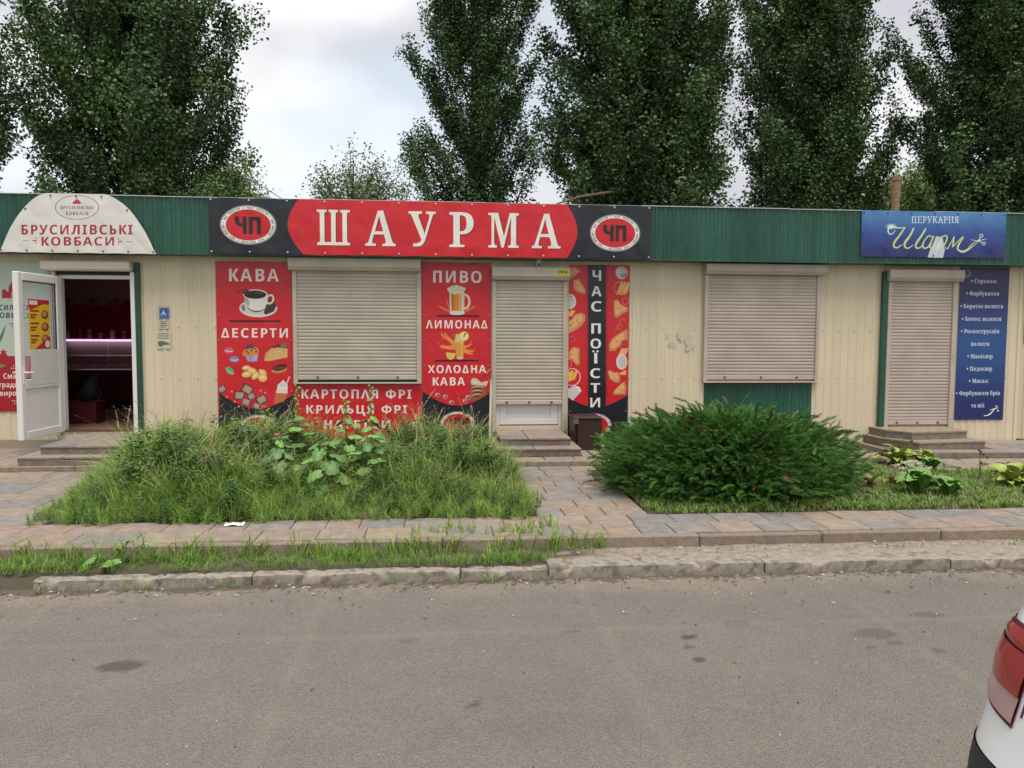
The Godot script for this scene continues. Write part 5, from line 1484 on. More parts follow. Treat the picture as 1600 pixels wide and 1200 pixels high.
func leafy(sd: int, h: float, n: int, size: float, m: Material, narrow := 0.3) -> ArrayMesh:
	# upright weed: a stem with leaves all round
	var r := RandomNumberGenerator.new(); r.seed = sd
	var b := MB.new()
	b.col = Color(0.8, 0.9, 0.6)
	b.tube([Vector3.ZERO, Vector3(0.01, h * 0.5, 0.01), Vector3(0, h, 0)], [0.004, 0.003, 0.001], 4, false)
	for i in n:
		var f := (i + 0.5) / n
		var an := i * 2.4 + r.randf_range(-0.3, 0.3)
		var d := Vector3(cos(an), r.randf_range(0.0, 0.7), sin(an)).normalized()
		var s := Vector3(-sin(an), 0, cos(an)); var up := s.cross(d)
		if up.y < 0: up = -up
		var l := size * (1.1 - 0.6 * f) * r.randf_range(0.75, 1.2)
		var p := Vector3(0, h * (0.1 + 0.9 * f), 0)
		b.col = Color(1, 1, 1) * r.randf_range(0.75, 1.25)
		var c := p + d * l * 0.45; var t := p + d * l - up * l * 0.15
		b.tri(p, c + s * l * narrow + up * l * 0.08, c); b.tri(p, c, c - s * l * narrow + up * l * 0.08)
		b.tri(c, c + s * l * narrow + up * l * 0.08, t); b.tri(c, t, c - s * l * narrow + up * l * 0.08)
	return b.mesh(m)
func scatter(called: String, label: String, category: String, mesh: Mesh, count: int, f: Callable, tilt := 0.3) -> void:
	# f() gives [position, scale, colour] or null
	var xf := []; var cols := []
	for i in count:
		var q = f.call()
		if q == null: continue
		xf.append(Transform3D(Basis(Vector3.UP, rr(0, TAU)).rotated(Vector3(rr(-1, 1), 0, rr(-1, 1)).normalized(), rr(0, tilt)).scaled(Vector3.ONE * q[1]), q[0])); cols.append(q[2])
	tag(many(called, mesh, xf, cols), label, category, "", "stuff")
func make_weeds() -> void:
	var gm := leaf_mat("grass_blade", 0.6)
	var green := [Color(0.14, 0.26, 0.036), Color(0.30, 0.40, 0.075)]
	var fresh := [Color(0.11, 0.24, 0.035), Color(0.24, 0.37, 0.06)]
	var hgt := func(x: float, z: float) -> float:   # how tall the bed has grown
		var n := wob.get_noise_2d(x * 0.8 + 3.0, z * 0.8)
		var m := wob.get_noise_2d(x * 3.1 + 11.0, z * 3.1)
		var e: float = smoothstep(-0.1, 0.65, minf(x + 3.30 + 0.14 * (4.0 - z), 0.92 - x)) * smoothstep(-0.25, 1.25, 4.0 - z)
		return (0.44 + 0.26 * n + 0.26 * m + 0.12 * exp(-pow((x + 2.4) / 0.8, 2.0))) * (0.24 + 0.76 * e) * (1.0 - 0.45 * exp(-pow((x + 1.05) / 0.55, 2.0) - pow((z - 3.25) / 0.5, 2.0)))
	var bed := func() -> Array:
		var z := rr(1.47, 4.06)
		var x := rr(-3.32 - 0.14 * (4.0 - z), 0.92)
		if z > 3.98 + 0.15 * wob.get_noise_2d(x * 2.6, 77.0) or x > 0.80 + 0.2 * wob.get_noise_2d(33.0, z * 2.6): return [rr(-3.0, 0.6), rr(1.6, 3.7)]
		return [x, z]
	for v in 4:
		var mesh := tuft(50 + v, 12, 1.0, 0.010, [0.8, 1.1, 0.7, 1.5][v], 0.06, gm, green if v < 2 else fresh)
		scatter("tall_grass", ["long arching grass blades of the overgrown bed", "paler arching grass of the overgrown bed", "fresh green grass of the overgrown bed", "flopping grass of the overgrown bed"][v], "grass", mesh, 1900, func():
			var p: Array = bed.call()
			var h: float = hgt.call(p[0], p[1]) * rr(0.7, 1.15)
			var c: float = 1.0 + 0.5 * wob.get_noise_2d(p[0] * 1.7 + v * 9.0, p[1] * 1.7)
			return [Vector3(p[0], 0.0, p[1]), h, Color(c, c, c)], 0.55)
	# straw left from last year, in patches
	scatter("dry_grass", "brown withered grass patches in the overgrown bed", "grass", tuft(57, 12, 1.0, 0.009, 1.2, 0.07, gm, [Color(0.24, 0.17, 0.08), Color(0.34, 0.26, 0.13)]), 900, func():
		var p: Array = bed.call()
		if wob.get_noise_2d(p[0] * 1.3 - 7.0, p[1] * 1.3) < rr(0.0, 0.45) and not (p[0] > -0.3 and p[1] < 2.6 and rg.randf() < 0.5): return null
		return [Vector3(p[0], 0.0, p[1]), hgt.call(p[0], p[1]) * rr(0.7, 1.2), Color(1, 1, 1) * rr(0.7, 1.2)], 0.6)
	for v in 2:
		scatter("seeding_grass", ["straw coloured seed heads over the overgrown bed", "dry bent seed heads over the overgrown bed"][v], "grass", seed_stalk(80 + v, 1.0, gm), 1100, func():
			var p: Array = bed.call()
			if wob.get_noise_2d(p[0] * 1.1 + 20.0, p[1] * 1.1) + 0.12 * p[0] + 0.18 < rr(-0.25, 0.25): return null
			return [Vector3(p[0], 0.0, p[1]), hgt.call(p[0], p[1]) * rr(0.95, 1.45), Color(1, 1, 1) * rr(0.8, 1.2)])
	for v in 3:
		scatter("leafy_weeds", ["small leaved weeds among the tall grass", "narrow leaved weeds among the tall grass", "dark leafy weeds among the tall grass"][v], "weeds", leafy(90 + v, 1.0, 30, 0.20 if v < 2 else 0.26, gm, [0.22, 0.12, 0.3][v]), 1050, func():
			var p: Array = bed.call()
			if wob.get_noise_2d(p[0] * 1.4 + v * 31.0, p[1] * 1.4) < rr(-0.3, 0.2): return null
			return [Vector3(p[0], 0.0, p[1]), hgt.call(p[0], p[1]) * rr(0.7, 1.1), [Color(0.13, 0.24, 0.045), Color(0.17, 0.27, 0.065), Color(0.06, 0.15, 0.035)][v] * rr(0.8, 1.2)])
	# lawn on the verge, thin further along where it is trodden
	for v in 2:
		scatter("verge_grass", ["short rough grass on the strip between the kerbs", "taller loose grass on the strip between the kerbs"][v], "grass", tuft(60 + v, 10, 1.0, 0.02 if v == 0 else 0.012, 0.7, 0.10, gm, fresh), 4200 if v == 0 else 420, func():
			var x := rr(-5.5, 5.0); var z := rr(4.66, 4.98)
			var bare := smoothstep(0.35, 1.0, x + 0.4 * wob.get_noise_2d(x * 4.0, z * 8.0))
			if rg.randf() < bare * (0.985 if v == 0 else 1.0) and not (x > 3.3 and z < 4.85 and rg.randf() < 0.12): return null
			if wob.get_noise_2d(x * 2.2, z * 3.0) < rr(-0.9, -0.1): return null
			return [Vector3(x, -0.09, z), (0.085 if v == 0 else 0.17) * rr(0.5, 1.3) * (0.75 + 0.9 * wob.get_noise_2d(x * 1.9 + 50.0, z * 4.0)) * (0.5 if x > 0.9 else 1.0), Color(1, 1, 1) * (1.0 + 0.3 * wob.get_noise_2d(x * 2.0, z * 2.0))])
	# weeds in the gutter and joints
	scatter("gutter_weeds", "sparse weeds rooted along the foot of the kerbs", "weeds", tuft(66, 9, 1.0, 0.022, 1.0, 0.12, gm, fresh), 230, func():
		var k := rg.randi() % 3
		if k == 0:
			var x := rr(-2.7, 0.75)
			if wob.get_noise_2d(x * 3.0, 9.0) < 0.05: return null
			return [Vector3(x, -0.168, 5.11 + rr(0.0, 0.05)), rr(0.04, 0.10), Color(1, 1, 1)]
		if k == 1:
			var x := rr(-3.4, 1.4)
			return [Vector3(x, -0.09, 4.64), rr(0.08, 0.26), Color(1.2, 1.1, 0.9)]
		var z := rr(4.2, 4.5)
		return [Vector3(rr(-0.2, 0.9), -0.01, z + 0.06), rr(0.05, 0.18), Color(1.1, 1.1, 0.9)] if rg.randf() < 0.5 else null)
	# dead leaves, twigs and grit swept against the kerb
	var dm := vmat("litter_bits", 0.9)
	var b := MB.new()
	for i in 900:
		var x := rr(-4.0, 5.0)
		var z := 5.12 + absf(rg.randfn()) * 0.11
		if i % 4 == 0: z = rr(4.66, 4.82); x = rr(0.9, 5.0)
		if i % 9 == 0: z = 5.3 + absf(rg.randfn()) * 0.6
		var y := -0.164 if z > 5.0 else -0.074
		b.col = [Color(0.10, 0.07, 0.045), Color(0.20, 0.15, 0.09), Color(0.05, 0.04, 0.03), Color(0.42, 0.39, 0.34)][rg.randi() % 4] * rr(0.8, 1.2)
		var a := rr(0, TAU); var l := rr(0.006, 0.022); var w := rr(0.002, 0.008)
		var d := Vector3(cos(a), 0, sin(a)); var s := Vector3(-sin(a), 0, cos(a))
		var p := Vector3(x, y, z)
		b.tri(p - d * l, p + s * w + Vector3(0, 0.006, 0), p + d * l + Vector3(0, rr(0, 0.01), 0)); b.tri(p - d * l, p + d * l + Vector3(0, rr(0, 0.004), 0), p - s * w)
	tag(put("leaf_litter", b.mesh(dm)), "dry leaf scraps and grit swept against the kerbs", "litter", "", "stuff")
	# pale chips and pebbles on the asphalt
	b = MB.new()
	for i in 150:
		var p := Vector3(rr(-5.5, 6.0), -0.166, rr(5.3, 8.2))
		b.col = [Color(0.45, 0.43, 0.40), Color(0.6, 0.58, 0.55), Color(0.07, 0.065, 0.06)][rg.randi() % 3]
		var l := rr(0.0015, 0.0042)
		b.bbox(p - Vector3(l, 0.004, l * rr(0.5, 1.0)), p + Vector3(l, 0.003, l), 0.001)
	tag(put("loose_grit", b.mesh(dm)), "pale stone chips scattered over the asphalt", "grit", "", "stuff")

# ---------------------------------------------------------------- juniper
func make_juniper() -> void:
	var jm := leaf_mat("juniper_leaf", 0.6)
	var sprays := []
	for v in 3:
		var r := RandomNumberGenerator.new(); r.seed = 700 + v
		var b := MB.new()
		var stem := func(f: float) -> Vector3: return Vector3(0.02 * sin(f * 4.0 + v), f * 0.30, 0.11 * f * f)
		b.col = Color(0.9, 0.75, 0.4)
		b.tube([stem.call(0.0), stem.call(0.5), stem.call(1.0)], [0.004, 0.003, 0.001], 4, false)
		for i in 46:
			var f := pow((i + 0.5) / 46.0, 0.8)
			var p: Vector3 = stem.call(f)
			var ax: Vector3 = (stem.call(min(1.0, f + 0.05)) - stem.call(f - 0.02)).normalized()
			var an := i * 2.4 + r.randf_range(-0.4, 0.4)
			var d := (ax * r.randf_range(0.7, 1.3) + Vector3(cos(an) * 0.8, 0.05, sin(an) * 0.45)).normalized()
			var l := (0.085 - 0.035 * f) * r.randf_range(0.7, 1.3)
			var s := d.cross(Vector3(r.randfn(), r.randfn(), r.randfn())).normalized()
			var n := s.cross(d)
			b.col = Color(1, 1, 1) * r.randf_range(0.75, 1.3)
			var c := p + d * l * 0.5
			for k in 2:
				var e := s if k == 0 else n
				b.tri(p, c + e * 0.0055, p + d * l); b.tri(p, p + d * l, c - e * 0.0055)
		sprays.append(b.mesh(jm))
	var t := thing("juniper_bush", "wide dark green juniper bush spilling over the walk", "bush", Vector3(2.84, 0.0, 2.93))
	var r := RandomNumberGenerator.new(); r.seed = 77
	var stems := MB.new()
	var xf := [[], [], []]; var cols := [[], [], []]
	var tone := [Color(0.05, 0.165, 0.028), Color(0.14, 0.30, 0.045)]
	var arms := []
	for i in 240:   # branches arch out from the root, each hung with sprays
		var an := i * 2.39996
		var f := sqrt((i + 0.5) / 240.0)
		var lobe := 1.0 + 0.06 * sin(an * 5.0 + 1.0) + 0.06 * r.randf_range(-1, 1)
		var e := Vector3(cos(an) * f * 1.17 * lobe, 0.0, sin(an) * f * 0.84 * lobe)
		var rise: float = 0.54 * pow(maxf(0.0, 1.0 - f * f), 0.26) * r.randf_range(0.80, 1.10) + 0.08
		if i % 3 == 2:   # low arms that sweep the ground
			f = r.randf_range(0.82, 1.02); rise = r.randf_range(0.03, 0.30)
			e = Vector3(cos(an) * f * 1.16, 0.0, sin(an) * f * 0.88)
		e.y = rise
		var p := []
		for k in 5:
			var s := k / 4.0
			p.append(Vector3(e.x * pow(s, 0.95), rise * pow(s, 0.8) + 0.1 * sin(s * PI), e.z * pow(s, 0.95)))
		if i % 2 == 0: stems.tube(p, [0.016, 0.012, 0.009, 0.006, 0.003], 5, false)
		arms.append(p)
	put("stems", stems.mesh(mat("juniper_wood", Color(0.09, 0.06, 0.04), 0.9)), t)
	for i in arms.size():
		var p: Array = arms[i]
		var tint := r.randf_range(0.7, 1.3)
		for k in 84:
			var s := pow(r.randf(), 0.55)
			var w: float = s * 4.0
			var a: int = min(3, int(w))
			var at: Vector3 = p[a].lerp(p[a + 1], w - a) + Vector3(r.randfn(), r.randfn() * 0.6, r.randfn()) * 0.125
			if at.y < 0.03: at.y = 0.03 + r.randf() * 0.05
			var out: Vector3 = (p[4] - p[2]).normalized() + Vector3(at.x, 0, at.z).normalized() * 0.3 + Vector3(r.randfn(), r.randfn() + 1.6, r.randfn()) * 0.42
			var y := out.normalized()
			var z := y.cross(Vector3(r.randfn(), r.randfn(), r.randfn())).normalized()
			if z.dot(Vector3(at.x, -0.6, at.z)) < 0: z = -z
			var x := y.cross(z)
			var v := r.randi() % 3
			xf[v].append(Transform3D(Basis(x, y, z).scaled_local(Vector3.ONE * r.randf_range(0.28, 0.56)), at))
			cols[v].append((Color(0.17, 0.10, 0.05) if r.randf() < 0.035 else tone[0].lerp(tone[1], r.randf() * 0.8)) * tint * r.randf_range(0.75, 1.25))
	for v in 3: many("foliage", sprays[v], xf[v], cols[v], t).set_meta("kind", "stuff")

# ---------------------------------------------------------------- single plants
func lobed_leaf(sd: int, m: Material, lobes: int, depth: float) -> ArrayMesh:
	# a cupped round leaf of unit radius, stalk at the origin, lying in x-z towards +z
	var r := RandomNumberGenerator.new(); r.seed = sd
	var b := MB.new()
	var n := lobes * 6
	var ring := []
	for i in n + 1:
		var an := lerpf(-2.75, 2.75, float(i) / n)
		var lb := absf(sin(an * lobes * 0.5 / 2.75 * PI / 2.0 + PI * lobes / 2.0 * 0.0 + PI / 2.0 * (lobes % 2)))
		var rad := (1.0 - depth + depth * pow(lb, 0.6)) * (1.0 + 0.05 * r.randfn()) * (0.85 + 0.15 * cos(an))
		ring.append([an, rad])
	var at := func(i: int, f: float) -> Vector3:
		var an: float = ring[i][0]; var rad: float = ring[i][1] * f
		var fold := 0.10 * cos(an * lobes / 2.75 * PI)
		return Vector3(sin(an) * rad, 0.22 * f * f * (0.6 + 0.4 * cos(an * 2.0)) - 0.30 * f * f * f + fold * f * 0.5, cos(an) * rad + 0.25)
	for i in n:
		b.col = Color(1, 1, 1) * (0.92 + 0.12 * sin(i * 2.1))
		b.tri(at.call(i, 0.0), at.call(i, 0.55), at.call(i + 1, 0.55))
		b.quad(at.call(i, 0.55), at.call(i, 1.0), at.call(i + 1, 1.0), at.call(i + 1, 0.55))
	return b.mesh(m)
func strap_leaf(m: Material, w: float, arch: float) -> ArrayMesh:
	# a broad pointed leaf of unit length along +z
	var b := MB.new()
	b.col = Color(1, 1, 1)
	b.grid(4, 8, func(u: float, v: float) -> Vector3:
		var x := (u - 0.5) * 2.0
		var ww := w * pow(sin(PI * clampf(v * 0.92 + 0.06, 0, 1)), 0.75)
		return Vector3(x * ww, arch * sin(v * PI * 0.75) + absf(x) * ww * 0.35, v * (1.0 - arch * 0.3)))
	return b.mesh(m)
func place_leaf(called: String, mesh: Mesh, parent: Node3D, at: Vector3, az: float, pitch: float, size: float) -> void:
	var o := put(called, mesh, parent, at)
	o.basis = Basis(Vector3.UP, az) * Basis(Vector3.RIGHT, pitch) * Basis(Vector3.FORWARD, rr(-0.3, 0.3)) * Basis().scaled(Vector3.ONE * size)
func tinted(key: String, c: Color) -> StandardMaterial3D:
	var m := leaf_mat(key, 0.5)
	m.albedo_color = c.linear_to_srgb()
	return m
func make_plants() -> void:
	var greens := []
	for i in 3: greens.append(tinted("mallow_%d" % i, [Color(0.13, 0.28, 0.07), Color(0.18, 0.35, 0.08), Color(0.10, 0.22, 0.06)][i]))
	var ml := []
	for i in 3: ml.append(lobed_leaf(40 + i, greens[i], 5, 0.30))
	var stemm := mat("green_stem", Color(0.11, 0.16, 0.05), 0.7)
	# hollyhocks: basal leaves, leafy spikes with buds
	var spots := [[-1.50, 2.25, 1.02, "hollyhock with a bud spike in front of the white capitals' first letters"], [-0.98, 2.45, 0.88, "short leafy hollyhock amid the tallest clump"], [-0.74, 2.30, 1.02, "hollyhock whose leafy spike reaches the broad shutter sill"], [-1.12, 3.05, 0.56, "low hollyhock with broad pale leaves at the bed's middle"], [-0.68, 3.0, 0.62, "broad leaved hollyhock next to the dry seed heads"], [-1.55, 3.0, 0.56, "hollyhock with a pink bud above the grass"]]
	for i in spots.size():
		var q: Array = spots[i]
		var t := thing("hollyhock", q[3], "plant", Vector3(q[0], 0.0, q[1]), 0, "hollyhocks in the overgrown bed")
		var h: float = q[2]
		var s := MB.new()
		s.tube([Vector3.ZERO, Vector3(0.01, h * 0.5, 0), Vector3(-0.01, h, 0.01)], [0.011, 0.008, 0.003], 6)
		put("stem", s.mesh(stemm), t)
		var n := 17
		for k in n:
			var f := float(k) / n
			var az := k * 2.4 + rr(-0.3, 0.3)
			var y := 0.16 + (minf(h, 0.72) - 0.16) * f
			place_leaf("leaf", ml[rg.randi() % 3], t, Vector3(sin(az), 0, cos(az)) * lerpf(0.20, 0.04, f) + Vector3(0, y, 0), az, rr(0.0, 0.9), lerpf(0.135, 0.06, f) * rr(0.75, 1.2))
			if k < 9:
				var p := MB.new()
				p.tube([Vector3(0, y * 0.6, 0), Vector3(sin(az), 0, cos(az)) * lerpf(0.12, 0.03, f) + Vector3(0, y, 0)], [0.003, 0.0025], 4, false)
				put("leaf_stalk", p.mesh(stemm), t)
		if h > 0.8:
			for k in 16:
				var y := lerpf(0.60, h - 0.01, k / 15.0)
				var az := k * 2.4
				var bd := MB.new(); bd.lathe(Vector3.ZERO, [[0.0, -0.012], [0.010, -0.006], [0.012, 0.003], [0.006, 0.012], [0.0, 0.015]], 6)
				put("bud", bd.mesh(greens[1]), t, Vector3(sin(az) * 0.018, y, cos(az) * 0.018))
				if k % 2 == 0: place_leaf("leaf", ml[1], t, Vector3(sin(az) * 0.012, y, cos(az) * 0.012), az + 0.5, rr(-0.3, 0.5), rr(0.022, 0.04))
		if i == 5:
			var fl := MB.new()
			fl.lathe(Vector3.ZERO, [[0.004, 0.0], [0.015, 0.02], [0.028, 0.045], [0.024, 0.05]], 9)
			put("flower", fl.mesh(mat("petal_pink", Color(0.55, 0.25, 0.22), 0.7)), t, Vector3(0.0, h + 0.0, 0.02))
	# one tall narrow weed and a mallow rooted in the verge
	var gm := leaf_mat("grass_blade", 0.6)
	for q in [[-2.80, 2.05, 0.66, "slender upright weed standing out of the bed before the cream wall"], [-2.70, 2.1, 0.60, "second slender weed close by the upright one"]]:
		var t := thing("slender_weed", q[3], "plant", Vector3(q[0], 0, q[1]), 0, "slender weeds in the overgrown bed")
		var gr := leafy(int(q[0] * 100), 1.0, 34, 0.17, tinted("slender", Color(0.10, 0.17, 0.05)), 0.10)
		var o := put("shoot", gr, t); o.scale = Vector3.ONE * q[2]
	var mt := thing("mallow_plant", "mallow with big round leaves rooted in the verge grass", "plant", Vector3(-2.27, -0.09, 4.80))
	for q in [[0.06, 0.17, -0.02, 0.3, -1.15, 0.075], [-0.03, 0.055, 0.06, -0.2, -0.7, 0.085], [-0.17, 0.07, 0.04, -1.2, -0.3, 0.065], [0.0, 0.12, 0.0, 2.4, -0.4, 0.06], [0.19, 0.15, -0.03, 1.0, -0.8, 0.05], [-0.22, 0.02, 0.08, -0.8, -0.1, 0.05]]:
		var p := MB.new(); p.tube([Vector3.ZERO, Vector3(q[0] * 0.6, q[1] * 0.8, q[2] * 0.6), Vector3(q[0], q[1], q[2])], [0.003, 0.003, 0.0025], 4, false)
		put("leaf_stalk", p.mesh(stemm), mt)
		place_leaf("leaf", ml[1], mt, Vector3(q[0], q[1], q[2]), q[3], q[4] + 0.9, q[5])
	# the tended bed beyond the juniper
	var hm := tinted("hosta", Color(0.30, 0.37, 0.07)); var hl := strap_leaf(hm, 0.24, 0.35)
	var gm2 := tinted("broad_green", Color(0.12, 0.27, 0.05)); var bl := strap_leaf(gm2, 0.28, 0.45)
	for q in [[5.42, 1.72, 0.34, "yellow green hosta at the foot of the angled steps"], [5.72, 1.80, 0.30, "small hosta beside the steps' edging"], [5.86, 3.02, 0.34, "hosta clump at the bed end beyond the bare stalks"], [6.12, 3.05, 0.36, "pale hosta outermost in the tended bed"], [5.72, 3.42, 0.15, "little brownish hosta low in the bed corner"]]:
		var t := thing("hosta", q[3], "plant", Vector3(q[0], 0.0, q[1]), 0, "hostas in the tended bed")
		for k in 22: place_leaf("leaf", hl, t, Vector3(0, 0.01, 0), k * 2.4, rr(-0.75, 0.05), q[2] * rr(0.55, 0.95))
	for q in [[4.62, 3.35, 0.32, "dark broad leaved clump in front of the white flowers"], [4.86, 3.45, 0.25, "smaller broad leaved clump near the kerb side of the bed"], [5.6, 2.1, 0.2, "low broad leaved clump between hosta and steps"]]:
		var t := thing("broad_leaved_plant", q[3], "plant", Vector3(q[0], 0.0, q[1]), 0, "broad leaved plants in the tended bed")
		for k in 26: place_leaf("leaf", bl, t, Vector3(0, 0.01, 0), k * 2.4, rr(-0.9, 0.0), q[2] * rr(0.55, 0.95))
	var wf := mat("white_floret", Color(0.55, 0.55, 0.36), 0.8)
	for q in [[4.95, 2.72, 0.20, "rounded white flowering clump behind the broad leaves"], [4.80, 3.05, 0.17, "second white flowering clump close to the broad leaves"]]:
		var t := thing("white_flowers", q[3], "plant", Vector3(q[0], 0.0, q[1]), 0, "white flowering clumps")
		for k in 16: place_leaf("leaf", bl, t, Vector3(0, 0.01, 0), k * 2.4, rr(-1.2, -0.4), q[2] * rr(0.6, 0.9))
		for k in 15:
			var az := k * 2.4; var rad: float = q[2] * 0.95 * sqrt(k / 15.0)
			var s := MB.new()
			for j in 26:
				var c := Vector3(rg.randfn(), rg.randfn() * 0.35, rg.randfn()) * 0.020
				s.bbox(c - Vector3.ONE * 0.005, c + Vector3.ONE * 0.005, 0.003)
			put("flower_head", s.mesh(wf), t, Vector3(sin(az) * rad, q[2] * (1.12 - 0.5 * rad / q[2] * rad / q[2]), cos(az) * rad))
	for q in [[4.35, 2.98, Color(0.26, 0.15, 0.09), "withered russet leaves beside the juniper"], [4.62, 2.95, Color(0.36, 0.24, 0.09), "small ochre leaved clump between juniper and white flowers"]]:
		var t := thing("withered_plant", q[3], "plant", Vector3(q[0], 0.0, q[1]), 0, "withered plants")
		var wm := strap_leaf(tinted("wither_%d" % int(q[0] * 100), q[2]), 0.2, 0.3)
		for k in 16: place_leaf("leaf", wm, t, Vector3(0, 0.01, 0), k * 2.4, rr(-1.0, 0.0), rr(0.08, 0.16))
	for q in [[5.72, 2.72, 0.34, "bare brown seed stalk standing in the tended bed"], [5.58, 1.62, 0.36, "dried flower stalk in front of the angled steps"]]:
		var t := thing("dry_stalk", q[3], "plant", Vector3(q[0], 0.0, q[1]), 0, "dry stalks in the tended bed")
		var s := MB.new()
		var pods := []
		for k in 6:
			var e := Vector3(rr(-0.10, 0.10), q[2] * rr(0.6, 1.1), rr(-0.06, 0.06))
			s.tube([Vector3.ZERO, Vector3(e.x * 0.3, e.y * 0.5, e.z * 0.3), e], [0.004, 0.003, 0.002], 4, false); pods.append(e)
		put("stem", s.mesh(mat("dry_stem", Color(0.22, 0.15, 0.09), 0.9)), t)
		for e in pods:
			var p := MB.new(); p.lathe(Vector3.ZERO, [[0.0, -0.016], [0.014, -0.004], [0.012, 0.01], [0.0, 0.018]], 7)
			put("seed_head", p.mesh(mat("seed_head", Color(0.10, 0.06, 0.04), 0.9)), t, e)
	for v in 2:
		scatter("bed_grass", ["short grass covering the tended bed", "clover green growth among the tended plants"][v], "grass", tuft(70 + v, 12, 1.0, 0.04 if v == 0 else 0.13, 0.9, 0.3, gm, [Color(0.10, 0.20, 0.034), Color(0.23, 0.31, 0.065)]), 7000 if v == 0 else 1100, func():
			var x := rr(1.8, 7.0); var z := rr(1.5, 3.92)
			if x > 5.1 and z < 2.12: return null
			if wob.get_noise_2d(x * 1.8 + 4.0, z * 1.8) < rr(-0.75, -0.1): return null
			return [Vector3(x, 0.0, z), rr(0.035, 0.11) if v == 0 else rr(0.03, 0.06), Color(1, 1, 1) * rr(0.8, 1.2)])

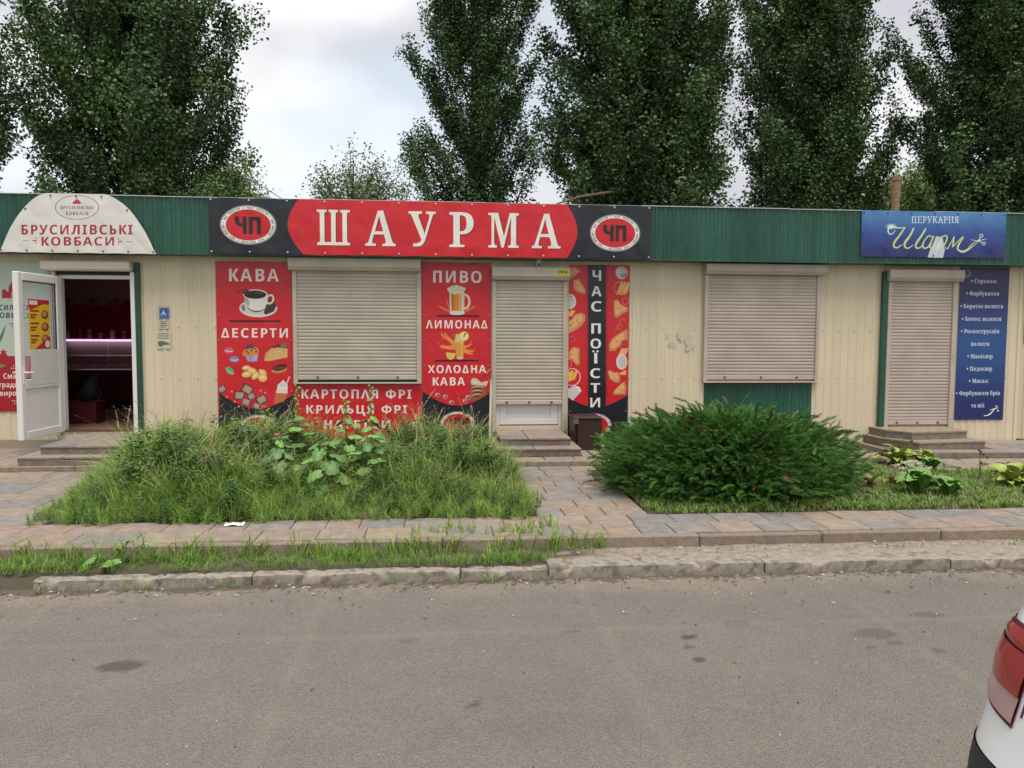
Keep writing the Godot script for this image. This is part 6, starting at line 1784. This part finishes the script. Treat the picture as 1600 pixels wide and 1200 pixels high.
# ---------------------------------------------------------------- parked car, its tail just in view
func make_car() -> void:
	var t := thing("parked_car", "white hatchback with red tail lights and dark lower bumper parked on the road", "car", Vector3(3.36, -0.17, 9.15))
	var paint := mat("car_white", Color(0.78, 0.79, 0.80), 0.25); paint.clearcoat_enabled = true; paint.clearcoat = 0.6; paint.clearcoat_roughness = 0.05
	var dark := mat("car_dark_plastic", Color(0.018, 0.02, 0.024), 0.55)
	var gl := mat("car_glass", Color(0.01, 0.012, 0.014), 0.05)
	# height: rear end, front end, half width (local: rear at -x)
	var lv := [[0.20, -1.78, 1.86, 0.74], [0.30, -1.93, 1.95, 0.80], [0.42, -1.985, 2.0, 0.835], [0.52, -2.0, 2.01, 0.85], [0.60, -1.985, 2.0, 0.855], [0.68, -1.955, 1.97, 0.858], [0.76, -1.93, 1.90, 0.858], [0.84, -1.91, 1.74, 0.852], [0.92, -1.885, 1.35, 0.842], [0.97, -1.86, 1.05, 0.828],
		[1.02, -1.83, 0.95, 0.805], [1.16, -1.72, 0.68, 0.745], [1.30, -1.58, 0.38, 0.675], [1.40, -1.42, 0.08, 0.60], [1.46, -1.15, -0.25, 0.50], [1.485, -0.9, -0.5, 0.35]]
	var at := func(h: float, s: float) -> Vector3:
		# point on the contour at height h; s runs round from the middle of the tail
		var i := 0
		while i < lv.size() - 2 and lv[i + 1][0] < h: i += 1
		var f: float = clampf((h - lv[i][0]) / (lv[i + 1][0] - lv[i][0]), 0.0, 1.0)
		var a: float = lerpf(lv[i][1], lv[i + 1][1], f); var e: float = lerpf(lv[i][2], lv[i + 1][2], f); var w: float = lerpf(lv[i][3], lv[i + 1][3], f)
		var an := s * TAU
		var c := -cos(an); var d := sin(an)
		var px := signf(c) * pow(absf(c), 0.2); var pz := signf(d) * pow(absf(d), 0.25)
		var bow: float = 0.05 * pz * pz   # tail and nose bulge at the centre line
		return Vector3((a + e) / 2 + px * ((e - a) / 2 - bow), h, -pz * w)
	var band := func(h0: float, h1: float, nh: int, m: Material, called: String, out := 0.0) -> void:
		var b := MB.new()
		b.grid(240, nh, func(u: float, v: float) -> Vector3:
			var p: Vector3 = at.call(lerpf(h0, h1, v), u)
			return p + (p * Vector3(1, 0, 1)).normalized() * out)
		put(called, b.mesh(m), t)
	band.call(0.20, 0.62, 8, dark, "lower_bumper", 0.004)
	band.call(0.62, 1.0, 18, paint, "body")
	band.call(1.0, 1.37, 8, gl, "windows")
	band.call(1.37, 1.485, 8, paint, "roof")
	var cap := MB.new()
	cap.grid(24, 6, func(u: float, v: float) -> Vector3: return at.call(1.485, u).lerp(Vector3(-0.7, 1.49, 0), v)); put("roof_panel", cap.mesh(paint), t)
	cap = MB.new()
	cap.grid(24, 2, func(u: float, v: float) -> Vector3: return at.call(0.20, u).lerp(Vector3(0, 0.2, 0), v)); put("underbody", cap.mesh(dark), t)
	# pillars
	for s in [0.09, 0.91, 0.30, 0.70, 0.405, 0.595]:
		var b := MB.new()
		b.grid(4, 8, func(u: float, v: float) -> Vector3:
			var p: Vector3 = at.call(lerpf(1.0, 1.37, v), s + (u - 0.5) * (0.035 if absf(s - 0.5) > 0.35 else 0.012))
			return p + (p * Vector3(1, 0, 1)).normalized() * 0.006)
		put("pillar", b.mesh(paint), t)
	# tail lights wrap the two rear corners: red above, clear below
	var redm := mat("lamp_red", Color(0.30, 0.012, 0.022), 0.12); redm.clearcoat_enabled = true
	var clr := mat("lamp_clear", Color(0.42, 0.28, 0.28), 0.12)
	var edge := mat("lamp_edge", Color(0.12, 0.012, 0.03), 0.3)
	for k in [1.0, -1.0]:
		var n := node("tail_light", t)
		var lens := func(lo: Callable, hi: Callable, m: Material, called: String, out: float) -> void:
			var b := MB.new()
			b.grid(20, 12, func(u: float, v: float) -> Vector3:
				var s := lerpf(0.027, 0.155, u)
				var h: float = lerpf(lo.call(u), hi.call(u), v)
				var bulge := out + 0.005 * sin(PI * clampf(v, 0.02, 0.98)) * sin(PI * clampf(u, 0.05, 0.95))
				var p: Vector3 = at.call(h, fposmod(s * k, 1.0))
				return p + Vector3(-0.75, 0, 0.5 * signf(p.z)) * bulge)
			put(called, b.mesh(m), n)
		var low := func(u: float) -> float: return 0.735 + 0.02 * u
		lens.call(func(u: float) -> float: return low.call(u) - 0.012, func(u: float) -> float: return 0.965 - 0.03 * u, edge, "bezel", 0.004)
		lens.call(low, func(u: float) -> float: return 0.80 + 0.01 * u, clr, "clear_lens", 0.010)
		lens.call(func(u: float) -> float: return 0.80 + 0.01 * u, func(u: float) -> float: return 0.905 - 0.01 * u, redm, "red_lens", 0.014)
		lens.call(func(u: float) -> float: return 0.908 - 0.01 * u, func(u: float) -> float: return 0.955 - 0.03 * u, redm, "upper_red_lens", 0.008)
	# seams of the tailgate
	for s in [0.024, 0.976]:
		var b := MB.new()
		var pts := []; var rad := []
		for i in 12:
			pts.append(at.call(lerpf(0.76, 1.36, i / 11.0), s)); rad.append(0.004)
		b.tube(pts, rad, 5); put("tailgate_seam", b.mesh(edge), t)
	var np := MB.new(); np.bbox(Vector3(-2.0, 0.66, -0.26), Vector3(-1.962, 0.77, 0.26), 0.004); put("plate_recess", np.mesh(dark), t)
	for q in [[-1.25, -0.80], [-1.25, 0.80], [1.22, -0.80], [1.22, 0.80]]:
		var w := node("wheel", t, Vector3(q[0], 0.30, q[1]))
		w.rotation_degrees.x = 90.0 * signf(q[1])
		var ty := MB.new(); ty.lathe(Vector3.ZERO, [[0.19, -0.10], [0.27, -0.105], [0.298, -0.07], [0.30, 0.0], [0.298, 0.055], [0.27, 0.075], [0.19, 0.07]], 28); put("tyre", ty.mesh(mat("tyre", Color(0.02, 0.02, 0.02), 0.85)), w)
		var rm := MB.new(); rm.lathe(Vector3.ZERO, [[0.19, 0.07], [0.175, 0.045], [0.06, 0.03], [0.05, 0.055], [0.0, 0.06]], 28); put("rim", rm.mesh(mat("rim", Color(0.4, 0.4, 0.42), 0.35, 0.7)), w)
		var ar := MB.new(); ar.lathe(Vector3.ZERO, [[0.36, -0.05], [0.36, 0.062], [0.30, 0.064], [0.30, -0.05]], 28); put("wheel_arch", ar.mesh(dark), w)
